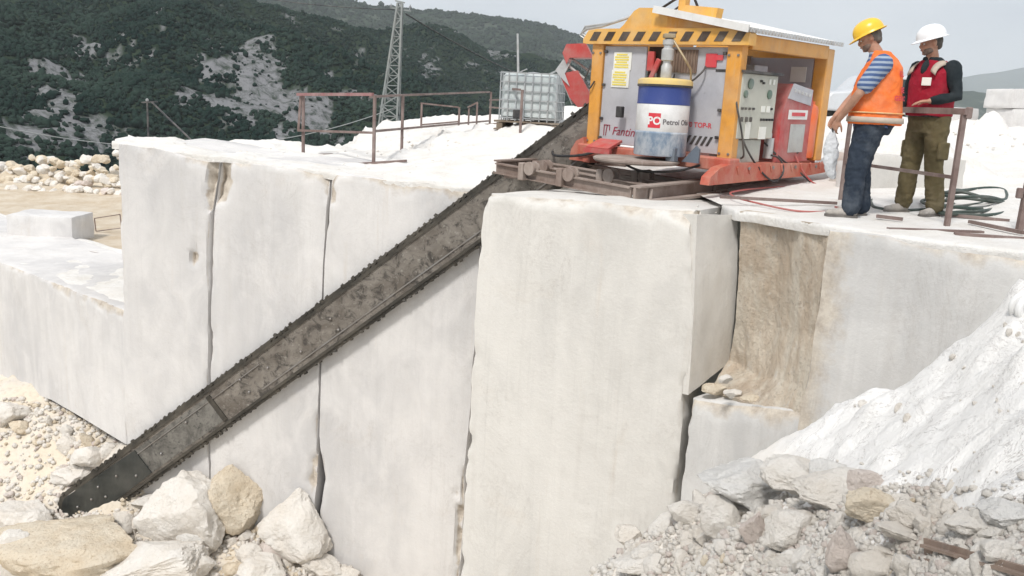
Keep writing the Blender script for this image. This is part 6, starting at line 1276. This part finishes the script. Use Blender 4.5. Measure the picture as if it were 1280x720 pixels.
# white bag hanging from his hand
t = MB(); hb = np.array(J1['wrL'])+np.array([.035, -.02, -.11]); P1m = Matrix.Translation(P1.location) @ Matrix.Rotation(P1.rotation_euler.z, 4, 'Z')
hw_ = np.array(P1m @ Vector(hb)); t.tube([hw_+[0, 0, .05], hw_+[0.0, 0, -.02]], .016, 10); loftV = []
BAGM = NT("thin_white_plastic"); BAGM.col((.78, .80, .82)); BAGM.rough(.35); BAGM.b.inputs['Transmission Weight'].default_value = .25; BAGM.bump(BAGM.noise(30, 6, .7, dist=1.0), .8, .02)
t = MB(); bg_ = [(0, 0, .04, .014, .012), (0, 0, .0, .022, .014), (.0, 0, -.06, .055, .030), (.005, 0, -.16, .075, .045), (.01, 0, -.28, .070, .045), (.03, 0, -.38, .050, .035), (.05, 0, -.44, .028, .02)]
loft(t, bg_, 20, 2.0); t.v = [tuple(np.array(q)+hw_) for q in t.v]; bag = fuse(t, 'plastic_bag', BAGM.m, None, .009, 3, .014, 12, 9); tag(bag, 'white plastic bag hanging from the hand of the orange vest man', 'bag')
t = MB(); t.tube([hw_+[.01, 0, .10], hw_+[-.005, 0, .02], hw_+[0, 0, -.03], hw_+[.01, .01, -.10]], .011, 8); tag(t.build('hose', BLACK), 'short black hose end gripped in the hand of the orange vest man', 'hose')
# ---- second worker: white helmet, red vest, olive trousers
G2p = np.array([4.02, 8.83, 0]); up2 = upz(G2p[0], G2p[1])
P2 = empty('person', (G2p[0], G2p[1], up2-.004), math.atan2(-.42, -.9), label='man in dark red vest and white helmet resting a hand on the railing', cat='person')
J2 = dict(neck=(.10, 0, 1.50), shL=(.05, .20, 1.415), elL=(.045, .285, 1.155), wrL=(.235, .155, 1.105), shR=(.05, -.20, 1.415), elR=(.05, -.28, 1.15), wrR=(.23, -.22, 1.0), hipL=(.03, .10, .93), knL=(.02, .13, .50), anL=(-.04, .15, .105), hipR=(.03, -.10, .93), knR=(.04, -.13, .50), anR=(.04, -.16, .105))
T2 = [(.03, .88, .125, .175), (.04, 1.0, .13, .175), (.05, 1.12, .135, .18), (.055, 1.25, .135, .195), (.055, 1.36, .125, .20), (.065, 1.44, .095, .17), (.09, 1.50, .065, .085)]
body2, Pq, R3q = person(P2, J2, SKIN1.m, None, T2, None, None, (.165, .01, 1.645), rad(-26), rad(12), HELW, None, None, True,
   {'L': ((.80, -.55, -.12), (.05, .0, 1.0), .22, -1), 'R': ((.4, .2, -.9), (.4, -.9, 0), .4, -1)})
t = MB()
for s_ in 'LR':
    hp, kn, an = np.array(J2['hip'+s_]), np.array(J2['kn'+s_]), np.array(J2['an'+s_]); capsule(t, [hp+[0, 0, .02], lerp3(hp, kn, .5), kn+[0, 0, .02], lerp3(kn, an, .5), an+[-.01, 0, -.0]], [.118, .106, .092, .088, .086], 18)
loft(t, [(.03, 0, .80, .13, .18), (.035, 0, .92, .145, .185), (.04, 0, 1.06, .140, .18)], 28)
tr = fuse(t, 'trousers', OLIVE, P2, .010, 4, .014, 6, 13, (1, 1, 1.5)); tr['label'] = 'olive work trousers'
for s_ in (1, -1):
    t = MB(); t.box((.03, s_*.215, .64), (.15, .03, .17), bev=.012); fuse(t, 'pocket', OLIVE, tr, .010, 3, .006, 9, 3)
t = MB()
for s_ in 'LR':
    sh, el, wr = (np.array(J2[k_+s_]) for k_ in ('sh', 'el', 'wr')); capsule(t, [sh, lerp3(sh, el, .5), el, lerp3(el, wr, .5), lerp3(el, wr, .86)], [.082, .070, .058, .052, .042], 16)
loft(t, [(.04, 0, 1.0, .135, .18), (.055, 0, 1.2, .14, .185), (.055, 0, 1.36, .14, .205), (.075, 0, 1.46, .09, .14), (.10, 0, 1.525, .068, .078)], 28)
fuse(t, 'shirt', NAVY, P2, .010, 4, .008, 8, 14)['label'] = 'near black long sleeved shirt'
t = MB(); loft(t, [(.045, 0, .965, .178, .205), (.045, 0, 1.0, .178, .208), (.05, 0, 1.12, .176, .208), (.055, 0, 1.26, .172, .212), (.055, 0, 1.37, .155, .205), (.065, 0, 1.44, .115, .165), (.085, 0, 1.49, .085, .115)], 36, 2.6)
v2 = fuse(t, 'vest', VESTR, P2, .010, 3, .012, 6, 15, (1, 1, .8)); v2['label'] = 'dark red vest'
# open collar, shoulder tapes, name patch
t = MB(); t.prism([(-.05, 0), (.05, 0), (.0, -.13)], (.205, 0, 1.49), (0, 1, 0), (-.22, 0, 1), (1, 0, 0), .02); 
t = MB(); ell(t, (.165, 0, 1.42), (.052, .045, .085), np.array(Matrix.Rotation(rad(-22), 3, 'Y')), 3); t.build('collar_opening', NAVY, v2, auto=None)
for s_ in (1, -1):
    V = []; nn_ = 10
    for j in range(2):
        for i in range(nn_):
            a = i/(nn_-1); V.append((.045+.150*math.sin(a*1.5)+.03, s_*(.115+.055*j-.01*a), 1.485-.135*(1-math.cos(a*1.35))-.035*j))
    o = mesh_obj('shoulder_tape', V, grid_faces(nn_, 2), REFL, v2, smooth=True); m_ = o.modifiers.new('thick', 'SOLIDIFY'); m_.thickness = .012; m_.offset = 0
t = MB(); t.box((.238, .085, 1.285), (.012, .085, .075), rot=Matrix.Rotation(rad(24), 3, 'Z'), bev=.004); t.build('name_patch', PAPER, v2)
t = MB(); loft(t, [(.035, 0, .955, .160, .195), (.035, 0, 1.0, .160, .196)], 30, 2.4); t.build('belt', BLACK, P2)
shoe(np.array(J2['anL'])+[0, 0, -.012], rad(10), 0, P2); shoe(np.array(J2['anR'])+[0, 0, -.012], rad(-6), 0, P2)
